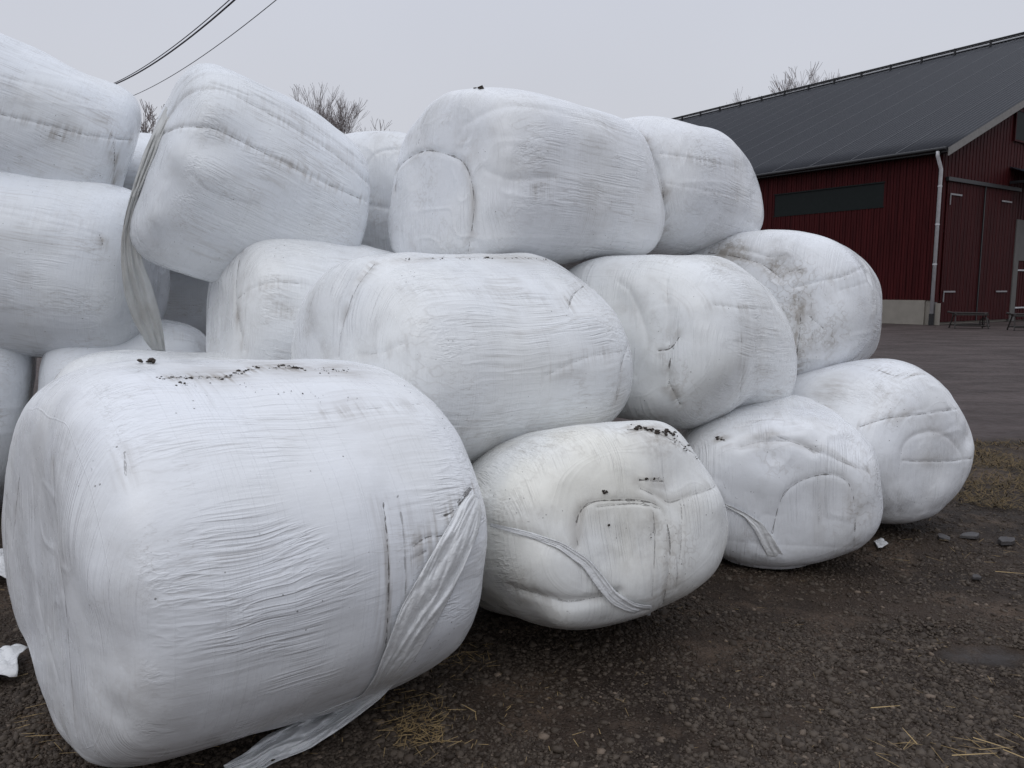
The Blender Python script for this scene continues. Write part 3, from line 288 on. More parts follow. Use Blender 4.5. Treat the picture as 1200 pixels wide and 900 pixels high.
def make_bale(key, mat, label, nt_, np_, lines=(), dents=(), dirt=(), seed=0, amp=1.0):
    p = BALES[key]['p']; an = np.array(BALES[key]['a']) if BALES[key]['a'] else None
    cx, cy, cz, yaw, tilt, Ln, Ry, Rz, e1, e2 = p
    px, pr = profile(e1, Ln/2, max(Ry, Rz), np_); ry, rz = ring(e2, Ry, Rz, nt_)
    x = np.repeat(px[:, None], nt_, 1); y = pr[:, None]*ry; z = pr[:, None]*rz
    dr_, dx_ = np.gradient(pr*max(Ry, Rz)), np.gradient(px); nx_ = np.clip((np.abs(dr_)/np.hypot(dr_, dx_)-.35)/.45, 0, 1)
    cap = np.repeat((nx_*nx_*(3-2*nx_))[:, None], nt_, 1)
    ct, st = math.cos(tilt), math.sin(tilt); c, s = math.cos(yaw), math.sin(yaw)
    x, z = x*ct-z*st, x*st+z*ct
    X = np.stack([cx+x*c-y*s, cy+x*s+y*c, cz+z], -1).reshape(-1, 3)
    if an is not None and len(an):
        X0 = X.copy(); W = np.zeros_like(X)
        for a in an:
            d2 = ((X0-a[:3])**2).sum(-1); W += np.exp(-d2/2/.04)[:, None]*a[3:]
        X = X0+W
    n_in = X-np.array([cx, cy, cz]); nn = n_in/np.linalg.norm(n_in, axis=1, keepdims=True)
    lump = noise3(X, 2.6, seed)*.015+noise3(X, 6.5, seed+3)*.0065+noise3(X, 15, seed+5)*.0012
    # lengthwise folds, each ring position has its own phase
    loc = X-np.array([cx, cy, cz]); lx = loc@np.array([c*ct, s*ct, st]); ly = loc@np.array([-s, c, 0]); lz = loc[:, 2]
    fold = noise3(np.stack([lx*.45, ly*6, lz*6], -1), 1.0, seed+9); fm = np.clip(noise3(X, 1.6, seed+11)+.35, 0, 1)
    fold = (1-np.minimum(np.abs(fold)*5, 1))*fm
    rimb = np.clip(1-np.abs(np.abs(lx)/(Ln/2)-.93)/.08, 0, 1)*noise3(X, 12, seed+13)*.0035   # crinkled rim of the bale
    X = X+nn*((lump-fold*.006*0+fold*.005)*amp+rimb)[:, None]
    N = nt_*np_; i = np.arange(np_-1)[:, None]; j = np.arange(nt_)[None, :]
    Q = np.stack([i*nt_+j, (i+1)*nt_+j, (i+1)*nt_+(j+1) % nt_, i*nt_+(j+1) % nt_], -1).reshape(-1, 4)
    # coarse BVH for tracing
    ci = list(range(0, np_, 3)); ci[-1] = np_-1; cj = list(range(0, nt_, 3))
    G = X.reshape(np_, nt_, 3)[np.ix_(ci, cj)]; m, k = G.shape[:2]
    a = np.arange(m-1)[:, None]; b = np.arange(k)[None, :]
    cq = np.stack([a*k+b, (a+1)*k+b, (a+1)*k+(b+1) % k, a*k+(b+1) % k], -1).reshape(-1, 4)
    BVH[key] = BVHTree.FromPolygons(G.reshape(-1, 3).tolist(), cq.tolist())
    ld = np.full(N, .3); li = np.zeros(N); disp = np.zeros(N); da = np.zeros(N)
    for pts, inten, depth, width in lines:
        pl = []; pp = np.array([pts[0]]+list(pts)+[pts[-1]], float)
        for q in range(1, len(pp)-2):           # smooth curve through the traced points
            for t in np.linspace(0, 1, 7)[:-1]:
                a0, a1, a2, a3 = pp[q-1:q+3]
                c_ = .5*(2*a1+(a2-a0)*t+(2*a0-5*a1+4*a2-a3)*t*t+(3*a1-a0-3*a2+a3)*t**3)
                h = cast(key, c_[0], c_[1])
                if h is not None: pl.append(h)
        h = cast(key, *pts[-1])
        if h is not None: pl.append(h)
        if len(pl) < 2: print('line missed', key, pts[0]); continue
        d = seglen(X, np.array(pl)); near = d < ld
        ld = np.where(near, d, ld); li = np.where(near, inten, li)
        disp -= .45*depth*np.exp(-(d/width)**2)
    for (u, v), r, dep in dents:
        h = cast(key, u, v)
        if h is None: print('dent missed', key, u, v); continue
        disp -= dep*np.exp(-((X-h)**2).sum(-1)/(r*r))
    for (u, v), r, am in dirt:
        h = cast(key, u, v)
        if h is None: print('dirt missed', key, u, v); continue
        da = np.maximum(da, am*np.exp(-((X-h)**2).sum(-1)/(r*r)))
    X = X+nn*disp[:, None]
    base = np.array([cx, cy, X[:, 2].min()])
    if base[2] < .12:
        hz_ = X[:, :2]-np.array([cx, cy]); hl = np.linalg.norm(hz_, axis=1, keepdims=True)      # weight spreads the foot of a ground bale
        ft = np.clip(1-(X[:, 2]-base[2])/.20, 0, 1)[:, None]*np.clip(hl/.35, 0, 1); X[:, :2] += hz_/np.maximum(hl, .01)*ft*(.03 if key == 'A' else .065 if key == 'B' else .035)
        X[:, 2] = np.where(X[:, 2] < .03, .004+(X[:, 2]-X[:, 2].min())*.3, X[:, 2]); base[2] = 0
    q = X-base; Lx = q[:, 0]*c+q[:, 1]*s; Ly = -q[:, 0]*s+q[:, 1]*c
    me = np_mesh('silage_bale', np.stack([Lx*ct+q[:, 2]*st, Ly, -Lx*st+q[:, 2]*ct], -1), Q)
    for nm, arr in (('cap', cap.ravel()), ('ld', ld), ('li', li), ('dirt', da)):
        at = me.attributes.new(nm, 'FLOAT', 'POINT'); at.data.foreach_set('value', arr.astype(np.float32))
    o = link('silage_bale', me, mat, None, True); o.location = base; o.rotation_euler = (0, -tilt, yaw)
    tag(o, label, 'bale', 'white plastic-wrapped silage bales in the pile')
    ROOT[key] = o
    return o

def child_world(o, root):
    o.parent = root; o.matrix_parent_inverse = (Matrix.Translation(root.location) @ root.rotation_euler.to_matrix().to_4x4()).inverted()

W_ = (.83, .85, .885)
mA = film_mat('white_stretch_film', W_, 1, .30, 1.15)
mB = film_mat('yellowed_stretch_film', (.84, .85, .84), 2, .6, 1.5, .1, .5, 1.5)
mC = film_mat('stained_stretch_film', W_, 3, .5, 1.4, ends=1.6)
mD = film_mat('smooth_stretch_film', W_, 4, .45, 1.2, ends=1.45)
mE = film_mat('dull_stretch_film', (.83, .85, .87), 5, .5, 1.35)
mF = film_mat('drip_stained_film', (.84, .86, .875), 6, .65, 1.3, ends=1.6)
mG = film_mat('muddy_stretch_film', (.83, .85, .88), 7, .75, 1.2)
mH = film_mat('tight_stretch_film', (.83, .85, .885), 8, .5, 1.2)
mJ = film_mat('grey_streaked_film', (.80, .83, .87), 9, .5, 1.3, .06)
mN = film_mat('weathered_film', (.80, .83, .87), 10, .55, .8, .04)
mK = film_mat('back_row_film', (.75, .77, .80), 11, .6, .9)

make_bale('A', mA, 'largest nearest bale, lying on its side with a long loose film tail reaching the gravel', 720, 520,
  lines=[([(450,590),(454,640),(455,690),(451,775)], .8, .0, .01), ([(470,600),(474,640),(475,700)], .45, 0, .01),
         ([(62,545),(66,610),(76,700),(82,780),(88,860)], .55, .004, .02), ([(22,560),(14,640)], .7, .004, .02),
         ([(38,560),(45,700),(70,800)], .3, .003, .02),
         ([(513,605),(530,600),(553,572)], .8, .003, .012), ([(485,640),(500,630),(520,628)], .8, .002, .01), ([(500,645),(484,655)], .8, .002, .01),
         ([(535,590),(551,571)], .7, 0, .01), ([(385,483),(440,477),(495,473)], .45, .004, .012),
         ([(195,443),(235,441),(262,443),(285,436),(305,431)], .9, .0, .01), ([(320,431),(350,432)], .9, 0, .01),
         ([(146,530),(148,560)], .5, 0, .01),
         ([(240,470),(228,450),(235,440)], .3, 0, .01)],
  dents=[((140,770), .10, .02), ((110,690), .08, -.012), ((135,840), .08, .016), ((85,620), .12, -.02), ((300,700), .3, -.015), ((420,520), .2, .015)],
  dirt=[((330,428), .15, .9), ((400,432), .12, .8), ((250,436), .13, .75), ((150,700), .08, .25), ((145,640), .06, .22), ((150,800), .1, .35), ((400,470),.1,.3)], seed=11)
make_bale('B', mB, 'squashed yellowish bale on the gravel right of the largest bale, with a folded belly', 480, 360,
  lines=[([(677,640),(676,610),(690,590),(720,586),(755,587),(775,595),(784,620),(786,650),(781,690),(774,722)], .75, .008, .02),
         ([(752,572),(775,582),(788,588),(812,580),(832,572),(845,560)], .5, .008, .02), ([(800,590),(798,640),(792,690)], .5, .002, .012), ([(766,600),(768,640),(764,700)], .5, 0, .01),
         ([(570,614),(600,620),(640,632),(670,650),(697,672),(722,700),(760,714)], .35, .016, .02),
         ([(600,690),(630,696),(668,704),(705,701),(725,696)], .5, .030, .025),
         ([(700,594),(745,590),(775,596)], .6, .002, .01), ([(735,503),(765,505),(790,515)], 1.0, .006, .02), ([(800,520),(830,545)], .9, .004, .015),
         ([(750,562),(782,562)], .9, 0, .01)],
  dents=[((640,670), .12, -.02), ((660,722), .09, -.03), ((790,555), .12, .03), ((835,590), .10, -.03), ((730,640), .15, .012), ((600,700), .1, .01)],
  dirt=[((770,510), .10, .9), ((765,610), .06, .5), ((640,730), .12, .35), ((775,700), .08, .5), ((600,600), .1, .2), ((750,640), .15, .3)], seed=21)
make_bale('C', mC, 'dented bale on the ground between the yellowish bale and the one beside brown grass', 420, 320,
  lines=[([(905,625),(912,595),(922,575),(945,561),(975,556),(996,568),(1003,600),(1001,640)], .65, .008, .02),
         ([(868,523),(895,516),(930,517),(955,530)], .4, .02, .03), ([(905,508),(950,525),(985,540),(1018,553)], .45, .006, .015),
         ([(852,592),(872,602),(888,615),(905,650)], .25, .012, .02), ([(843,514),(850,517)], 1.0, 0, .01), ([(958,560),(962,600),(958,640)], .35, 0, .01),
         ([(870,500),(905,490),(935,500)], .4, .006, .02)],
  dents=[((905,535), .10, .02), ((960,600), .13, .02), ((1000,520), .09, .025), ((890,560), .1, -.015), ((945,500), .08, -.015)],
  dirt=[((895,515), .08, .5), ((850,480), .08, .4), ((1000,640), .1, .25), ((1005,600), .05, .35)], seed=31)
make_bale('D', mD, 'smooth round bale on the ground at the far right end, beside the brown grass', 420, 320,
  lines=[([(1052,600),(1053,560),(1060,520),(1085,506),(1110,512),(1128,535),(1128,565),(1115,590)], .3, .010, .02), ([(1008,500),(1040,490),(1075,486),(1128,478)], .6, .006, .015),
         ([(1024,431),(1050,440),(1090,438)], .7, .004, .015), ([(1058,540),(1105,541),(1139,537)], .5, .004, .012), ([(1020,445),(1035,460),(1050,470)], .4, .006, .02)],
  dents=[((1010,470), .10, .02), ((1095,550), .14, .012), ((1135,515), .06, .015)],
  dirt=[((975,455), .14, .8), ((965,480), .1, .7), ((1090,500), .08, .35), ((1120,520), .05, .4)], seed=41)
make_bale('Q', mE, 'low bale directly behind the largest front bale, only its pale top edge showing', 300, 240, seed=51)
make_bale('P', mN, 'low bale on which the end of the hanging grey film sheet rests', 320, 260,
  lines=[([(190,395),(230,400),(238,410)], .3, .006, .015), ([(200,388),(225,395)], .3, .004, .015)], seed=61)
make_bale('O', mN, 'lowest bale cut by the left edge, only its rounded right end visible', 300, 240, seed=71)
make_bale('E', mE, 'bulging bale in the centre of the pile, resting on the yellowish bale', 540, 420,
  lines=[([(438,309),(418,335),(406,365),(398,395),(396,418)], .55, .012, .02), ([(420,416),(445,413),(472,402)], .35, .006, .015), ([(412,345),(404,372)], .5, 0, .01),
         ([(692,330),(672,345),(665,362)], .6, .003, .012), ([(737,400),(728,430),(722,470)], .45, .005, .015), ([(640,440),(690,418),(735,412)], .35, .006, .015),
         ([(470,340),(560,345),(640,352)], .25, .004, .015), ([(470,305),(540,302),(600,302),(650,307)], .6, .0, .01), ([(360,390),(366,350),(380,330)], .3, .004, .015)],
  dents=[((560,360), .2, -.015), ((480,440), .15, .015), ((690,380), .12, -.02), ((400,330),.08,.02)],
  dirt=[((600,303), .14, .6), ((480,303), .10, .5), ((365,370), .08, .35), ((380,405), .06, .4), ((690,330), .06, .4)], seed=81)
make_bale('F', mF, 'bale with a branching black crease, right of the bulging central bale', 480, 380,
  lines=[([(772,411),(786,408),(796,395)], 1.0, .004, .012), ([(789,408),(785,425),(784,445),(790,460),(797,474)], 1.0, .010, .016), ([(786,440),(782,455)], .8, 0, .01),
         ([(838,357),(870,361),(905,362)], .4, .006, .015), ([(868,395),(870,430),(866,470)], .45, .002, .012), ([(885,400),(887,470)], .4, .001, .012),
         ([(725,330),(740,345),(760,400),(745,440)], .18, .012, .02), ([(820,302),(850,312),(885,325)], .4, .01, .02), ([(885,430),(900,436)], .4, .0, .01),
         ([(740,490),(770,497),(795,503)], .7, .004, .012), ([(782,330),(784,400)], .3, .006, .015)],
  dents=[((735,360), .10, .015), ((850,420), .15, -.02), ((905,350), .08, .02), ((770,450), .08, .012)],
  dirt=[((785,435), .05, .6), ((870,430), .06, .35), ((775,490), .08, .5), ((850,310), .08, .45), ((720,315),.08,.3)], seed=91)
make_bale('G', mG, 'muddy streaked bale in front of the red barn wall, rightmost of the middle row', 440, 340,
  lines=[([(930,337),(955,331),(990,323),(1014,312)], .45, .008, .015), ([(936,345),(938,380),(934,415),(932,445)], .9, .010, .015), ([(925,318),(938,316)], .9, 0, .01),
         ([(948,370),(965,385)], .6, .004, .012), ([(950,345),(952,400)], .5, .002, .01), ([(830,296),(860,300),(895,310),(915,325)], .7, .012, .02),
         ([(840,285),(870,292),(900,300),(920,298)], .4, .006, .015), ([(975,380),(972,430)], .4, 0, .01), ([(985,340),(1020,330)], .3, .004, .012)],
  dents=[((910,312), .08, .02), ((980,370), .15, -.015), ((1018,325), .05, .02)],
  dirt=[((935,360), .10, .75), ((910,310), .12, .75), ((860,298), .12, .7), ((945,410), .1, .5), ((975,400), .12, .4)], seed=101)
make_bale('L', mE, 'bale squeezed below the tilted top bale, just left of the central bale', 400, 300,
  lines=[([(285,283),(278,315),(276,350),(280,380),(287,410)], .6, .012, .02), ([(278,350),(295,338),(320,331),(350,332)], .45, .006, .015), ([(325,362),(340,366)], .4, 0, .02)],
  dents=[((335,365), .08, .012), ((262,330), .06, -.012)], dirt=[((280,370), .06, .5), ((335,363), .05, .35)], seed=111)
make_bale('N', mN, 'long smooth bale at the left edge with a small dark smudge near its end', 420, 320,
  lines=[([(117,275),(120,288)], .9, 0, .01), ([(0,242),(45,250),(100,265)], .18, .004, .012), ([(0,250),(60,262),(118,276)], .14, .004, .01)],
  dents=[((60,300), .3, -.01)], dirt=[((118,282), .035, .9), ((168,300), .07, .4), ((185,340), .06, .3)], seed=121)
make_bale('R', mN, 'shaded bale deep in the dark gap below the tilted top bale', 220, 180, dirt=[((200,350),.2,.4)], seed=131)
make_bale('H', mH, 'widest top bale with a dirty arc across its pale left end', 600, 460,
  lines=[([(462,225),(465,200),(478,185),(500,176),(522,180),(540,188),(550,205),(555,235),(553,265),(548,296)], .75, .016, .02), ([(490,168),(495,145),(505,125)], .6, .004, .012),
         ([(625,221),(637,218)], .8, 0, .01), ([(627,227),(639,224)], .6, 0, .01), ([(570,200),(600,210),(650,208)], .1, .010, .02), ([(768,160),(774,200),(776,270)], .35, 0, .01),
         ([(545,145),(590,125),(650,130),(720,150)], .12, .010, .025), ([(720,262),(716,290)], .3, 0, .01), ([(490,140),(488,170)], .5, 0, .012)],
  dents=[((580,180), .12, -.012), ((600,215), .08, .014), ((575,245), .07, -.012), ((510,240), .18, .012), ((590,260),.1,.012)],
  dirt=[((480,160), .08, .5), ((545,190), .04, .6), ((700,250), .16, .35), ((640,200), .1, .2), ((760,220), .06, .4)], seed=141)
make_bale('I', mH, 'top bale tucked behind the right end of the widest top bale, overlapping the barn roof', 420, 320,
  lines=[([(752,168),(768,190),(777,225),(776,260),(770,290)], .7, .008, .015), ([(775,180),(815,186),(865,197)], .5, .004, .012), ([(750,157),(758,166)], .9, 0, .01), ([(783,215),(835,225),(880,232)], .25, .004, .012)],
  dents=[((820,230), .15, -.012)], dirt=[((782,225), .06, .6), ((780,270), .06, .5), ((850,250), .1, .3)], seed=151)
make_bale('J', mJ, 'tilted top bale with deep folds and a loose film sheet hanging down its left end', 600, 460,
  lines=[([(192,145),(205,125),(220,110),(240,104),(265,107),(300,124),(345,150),(395,182),(433,216)], .40, .016, .02),
         ([(190,156),(212,148),(235,147),(258,152),(310,180),(360,205),(430,236)], .6, .016, .016),
         ([(195,130),(210,100),(228,84)], .35, .008, .015), ([(202,130),(216,102),(236,88)], .25, .006, .015),
         ([(250,98),(310,118),(370,152),(425,192)], .3, .010, .012), ([(300,112),(360,142),(420,186)], .3, .010, .012), ([(225,205),(250,228),(300,240)], .12, .01, .02)],
  dents=[((245,165), .13, .030), ((207,172), .08, -.012), ((255,130), .10, -.020), ((245,205), .12, -.022), ((207,215), .12, .025), ((185,255), .08, -.02), ((330,210), .2, -.02)],
  dirt=[((350,140), .15, .4), ((400,180), .1, .4), ((330,200), .1, .3), ((245,155), .08, .3)], seed=161)
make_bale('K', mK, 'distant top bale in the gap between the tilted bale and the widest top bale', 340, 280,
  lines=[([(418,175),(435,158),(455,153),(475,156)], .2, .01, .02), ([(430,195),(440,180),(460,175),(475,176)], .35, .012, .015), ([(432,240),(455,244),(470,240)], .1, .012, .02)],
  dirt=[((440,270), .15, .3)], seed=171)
make_bale('M', mN, 'highest bale at the left edge, dirty crease along its side below the power cables', 440, 340,
  lines=[([(0,134),(30,141),(60,148),(110,160),(155,164)], .55, .008, .012), ([(131,158),(134,180),(133,215)], .9, .0, .012), ([(60,155),(72,160)], .8, 0, .01), ([(0,90),(60,104),(120,124)], .2, .005, .012)],
  dents=[((60,120), .2, -.01)], dirt=[((133,185), .05, .8), ((140,205), .08, .5), ((120,140), .08, .4), ((80,150), .1, .3)], seed=181)
make_bale('U', mK, 'added rear bale under the distant top bale, behind the one squeezed below the tilted bale', 160, 120, seed=201)  # bale added as support and to keep light out of the gap
make_bale('T', mK, 'added back row top bale hidden behind the tilted top bale', 160, 120, seed=211)  # unseen bale added to block light from behind the pile
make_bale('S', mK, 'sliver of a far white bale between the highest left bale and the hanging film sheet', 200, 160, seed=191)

# ------------------------------------------------------------------ loose film
n = NT('loose_film'); oc = n.coord()
pl = n.noise(n.map(oc, (1, 1, 1)), 34, 4, dist=1.4); pf = n.noise(oc, 110, 3, dist=.8)
n.bump(n.ma('ADD', n.ma('MULTIPLY', pl, .0035), n.ma('MULTIPLY', pf, .0018)))
dm = n.rng(n.noise(oc, 6, 5, rough=.65), .5, .78)
n.set(Base_Color=n.mix(n.ma('MULTIPLY', dm, .22), (.88, .89, .90), (.42, .37, .31)), Roughness=.25)
tr = n.t.nodes.new('ShaderNodeBsdfTranslucent'); tr.inputs[0].default_value = (.8, .8, .78, 1)
ms = n.t.nodes.new('ShaderNodeMixShader'); ms.inputs[0].default_value = .15
n.t.links.new(n.b.outputs[0], ms.inputs[1]); n.t.links.new(tr.outputs[0], ms.inputs[2]); n.t.links.new(ms.outputs[0], n.out.inputs[0])
M_LOOSE = n.m
n = NT('grey_loose_film'); oc = n.coord()
pl = n.noise(n.map(oc, (14, 14, 1.6)), 1, 4, dist=.6)
n.bump(n.ma('MULTIPLY', pl, .010))
dm = n.rng(n.noise(n.map(oc, (6, 6, 1.5)), 1, 5, rough=.65), .38, .7)
n.set(Base_Color=n.mix(n.ma('MULTIPLY', dm, .5), (.60, .61, .60), (.33, .31, .28)), Roughness=.45)  # grey base with random brownish patches
M_GREY_FILM = n.m

def resamp(pts, n_):
    pts = np.array(pts, float); s = np.concatenate([[0], np.cumsum(np.linalg.norm(np.diff(pts, axis=0), axis=1))]); u = np.linspace(0, s[-1], n_)
    return np.stack([np.interp(u, s, pts[:, i]) for i in range(pts.shape[1])], -1)
def film_sheet(name, key, left, right, root, mat, rows=120, cols=28, off=.012, pleat=.010, npl=5, seed=0, depth=None, free=None, soft=True):
    Lp, Rp = resamp(left, rows), resamp(right, rows); V = np.zeros((rows, cols, 3)); rng = np.random.default_rng(seed)
    for i in range(rows):
        for j in range(cols):
            t = j/(cols-1); u, v = Lp[i]*(1-t)+Rp[i]*t; q = None
            if depth is not None: q = at_depth(u, v, np.interp(i/(rows-1), *depth))
            else:
                h = cast(key, u, v, off)
                q = h if h is not None else None
                g = on_ground(u, v, off+.004)
                if q is None or (q[2] < .02) or np.linalg.norm(g-EYE) < np.linalg.norm(q-EYE): q = g if v > 600 else q
                if q is None: q = V[i-1, j] if i else at_depth(u, v, 5)
            V[i, j] = q
    if free:      # below this point the strip hangs clear of the bale down to the ground
        vm_ = (Lp[:, 1]+Rp[:, 1])/2; i0 = int(np.argmin(abs(vm_-free[0]))); i1 = int(np.argmin(abs(vm_-free[1])))
        for j in range(cols):
            y0, y1 = V[i0, j, 1], on_ground(*(Lp[i1]*(1-j/(cols-1))+Rp[i1]*j/(cols-1)), .02)[1]
            for i in range(i0, i1+1):
                t = j/(cols-1); q = (i-i0)/(i1-i0); c_ = at_depth(*(Lp[i]*(1-t)+Rp[i]*t), y0+(y1-y0)*q)
                if c_[1] < V[i, j, 1]: V[i, j] = c_
    if soft:      # relax along the length so the film hangs instead of clinging
        for _ in range(10):
            V[1:-1] = V[1:-1]*.4+(V[:-2]+V[2:])*.3
            V[:, 1:-1] = V[:, 1:-1]*.6+(V[:, :-2]+V[:, 2:])*.2
    ii = np.arange(rows)[:, None]; jj = np.arange(cols)[None, :]/(cols-1)
    ph = seed+ii*.035+.8*np.sin(ii*.06+seed)
    a = np.abs(np.sin(jj*npl*np.pi+ph))+.4*np.abs(np.sin(jj*npl*2.3*np.pi-ph*1.7))
    a = a*np.minimum(1, np.minimum(ii, rows-1-ii)/6+.15)
    PP = np.stack([ii*.030+0*jj, jj*5+.9*np.sin(ii*.045+seed), 0*ii+0*jj+seed], -1); PQ = np.stack([ii*.075+0*jj, jj*12+.8*np.sin(ii*.06), 0*ii+0*jj+seed], -1)
    cr = ((1-np.abs(noise3(PP, 1, seed))*2)*.011+(1-np.abs(noise3(PQ, 1, seed+2))*2)*.0055)*min(1, cols/40)+noise3(V, 60, seed+4)*.0015
    if cols > 40: cr = cr*np.where(V[..., 2] < .06, 2.2, 1)
    V = V+((EYE-V)/np.linalg.norm(EYE-V, axis=-1, keepdims=True))*(a*pleat+cr)[..., None]
    V[..., 2] = np.maximum(V[..., 2], .006)
    i = np.arange(rows-1)[:, None]; j = np.arange(cols-1)[None, :]
    Q = np.stack([i*cols+j, i*cols+j+1, (i+1)*cols+j+1, (i+1)*cols+j], -1).reshape(-1, 4)
    base = V.reshape(-1, 3)
    o = link(name, np_mesh(name, base, Q), mat, None, True)
    so_ = o.modifiers.new('solidify', 'SOLIDIFY'); so_.thickness = .0015
    if root: child_world(o, root)
    return o
t = film_sheet('film_tail', 'A',
  [(562,566),(540,590),(520,625),(497,665),(470,712),(453,758),(440,792),(424,815),(392,828),(350,845),(312,862),(288,882),(262,897)],
  [(565,568),(566,590),(560,625),(545,662),(527,700),(507,738),(482,778),(447,818),(405,850),(362,878),(318,895),(300,908),(270,915)],
  ROOT['A'], M_LOOSE, 210, 48, .010, .006, 2, 3, free=(720, 836))
t = film_sheet('film_tail', 'B', [(575,613),(620,623),(660,636),(690,655),(705,672),(722,694),(745,708),(764,710)],
  [(574,617),(618,629),(655,643),(682,664),(698,686),(716,708),(738,718),(762,722)], ROOT['B'], M_LOOSE, 110, 16, .006, .004, 1, 5)
t = film_sheet('film_tail', 'C', [(850,590),(872,600),(892,612),(905,628),(921,655)],
  [(849,593),(870,605),(884,620),(893,640),(905,662)], ROOT['C'], M_LOOSE, 80, 16, .006, .006, 1, 7)
t = film_sheet('film_sheet', 'J', [(196,122),(184,145),(168,180),(157,215),(147,250),(142,280),(142,310),(146,345),(156,375),(170,400),(178,410)],
  [(222,88),(196,150),(182,185),(168,220),(160,255),(162,285),(168,310),(178,335),(186,362),(191,385),(194,412)], ROOT['J'], M_GREY_FILM, 150, 24, .01, .016, 3, 9,
  depth=([0, .15, .4, .7, 1], [4.72, 4.55, 4.50, 4.62, 4.9]))
tag(t, 'grey loose film sheet hanging from the end of the tilted bale')
def scrap(pts, label, seed, z=.02, h=.03):
    c = np.mean([on_ground(*p) for p in pts], 0); rows, cols = 26, 26; P4 = [on_ground(*p) for p in pts]
    V = np.zeros((rows, cols, 3))
    for i in range(rows):
        for j in range(cols):
            a, b = i/(rows-1), j/(cols-1)
            V[i, j] = (P4[0]*(1-b)+P4[1]*b)*(1-a)+(P4[3]*(1-b)+P4[2]*b)*a
    V[..., 2] = z+np.abs(noise3(V, 9, seed))*h+np.abs(noise3(V, 26, seed+1))*h*.6
    V[..., :2] += np.stack([noise3(V, 7, seed+3), noise3(V, 7, seed+4)], -1)*.03
    i = np.arange(rows-1)[:, None]; j = np.arange(cols-1)[None, :]
    Q = np.stack([i*cols+j, i*cols+j+1, (i+1)*cols+j+1, (i+1)*cols+j], -1).reshape(-1, 4)
    o = link('plastic_scrap', np_mesh('plastic_scrap', V.reshape(-1, 3)-c, Q), M_LOOSE, None, True); o.location = c
    so_ = o.modifiers.new('solidify', 'SOLIDIFY'); so_.thickness = .0012
    return tag(o, label, 'plastic scrap', 'scraps of white film on the ground')
scrap([(-30,652),(14,648),(12,684),(-30,690)], 'torn white film scrap at the left edge beside the largest bale, the farther one', 3, h=.06)
scrap([(-30,768),(34,766),(24,800),(-30,806)], 'crumpled white film scrap at the left edge beside the largest bale, the nearer one', 6, h=.05)
scrap([(1024,638),(1034,635),(1038,641),(1025,644)], 'tiny white film scrap on the dark gravel right of the middle lowest bale', 8, z=.008, h=.02)
scrap([(78,410),(92,402),(88,425),(74,428)], 'ragged film scrap stuck between the two leftmost ground bales', 9) if False else None

# mud clods lying on the bales
n = NT('mud'); oc = n.coord(); n.bump(n.ma('MULTIPLY', n.noise(oc, 120, 3), .004))
n.set(Base_Color=n.mix(n.noise(oc, 40, 3), (.018, .013, .010), (.06, .045, .034)), Roughness=.8); M_MUD = n.m
ICO_V = None
def rock_template(seed, sub=1):
    import bmesh
    bm = bmesh.new(); bmesh.ops.create_icosphere(bm, subdivisions=sub, radius=1)
    v = np.array([q.co[:] for q in bm.verts]); f = np.array([[l.index for l in p.verts] for p in bm.faces]); bm.free()
    v = v*(1+noise3(v, 1.3, seed)*.45)[:, None]
    return v, f
def scatter(name, mat, pos, size, flat, seed, templates, parent=None, sub=1, smooth=False):
    rng = np.random.default_rng(seed); pos = np.array(pos, float); size = np.array(size, float); V = []; T = []; n0 = 0; H = []
    for t_ in range(templates):
        v, f = rock_template(seed*10+t_, sub); p = pos[t_::templates]; k_ = len(p)
        if not k_: continue
        sc = size[t_::templates, None]*np.stack([rng.uniform(.8, 1.5, k_), rng.uniform(.6, 1.1, k_), flat*rng.uniform(.6, 1.2, k_)], -1)
        q = v[None]*sc[:, None]; a = rng.uniform(0, 6.28, k_)[:, None]; b = rng.normal(0, .35, k_)[:, None]
        cb, sb, ca, sa = np.cos(b), np.sin(b), np.cos(a), np.sin(a)
        x = q[..., 0]*cb-q[..., 2]*sb; z = q[..., 0]*sb+q[..., 2]*cb; y = q[..., 1]
        V.append((np.stack([x*ca-y*sa, x*sa+y*ca, z], -1)+p[:, None]).reshape(-1, 3))
        T.append((f[None]+(np.arange(k_)*len(v))[:, None, None]+n0).reshape(-1, 3)); n0 += k_*len(v)
        H.append(np.repeat(rng.uniform(size=k_), len(v)))
    me = np_mesh(name, np.concatenate(V), None, np.concatenate(T))
    at = me.attributes.new('rnd', 'FLOAT', 'POINT'); at.data.foreach_set('value', np.concatenate(H).astype(np.float32))
    return link(name, me, mat, parent, smooth)
rng = np.random.default_rng(5)
cl = []; sz = []
for (u0, v0, u1, v1, nn_, sp_, big) in [(350,432,410,436,30,3,1.1), (205,446,225,452,14,4,1), (185,443,262,443,46,2.2,1), (262,443,300,430,34,2.5,1.1), (300,431,356,431,30,2,1), (356,434,470,432,26,4,.8), (195,440,430,470,34,9,.5), (325,428,352,431,26,1.5,1.5), (470,450,530,500,12,6,.5)]:
    for _ in range(nn_):
        tt = rng.uniform(); u = u0+(u1-u0)*tt+rng.normal(0, sp_); v = v0+(v1-v0)*tt+rng.normal(0, sp_*.45)
        h = cast('A', u, v)
        if h is not None: cl.append(h); sz.append(min(.012, rng.lognormal(-6.15, .7))*big)
h = cast('A', 175, 426)
if h is not None:
    for _ in range(9): cl.append(h+rng.normal(0, .009, 3)*[1.4, 1, .4]+[0, 0, .008]); sz.append(.009)
o = scatter('mud_crumbs', M_MUD, cl, sz, .7, 3, 6); tag(o, 'black mud crumbs scattered over the top of the nearest bale', 'mud', kind='stuff')
cl = []; sz = []
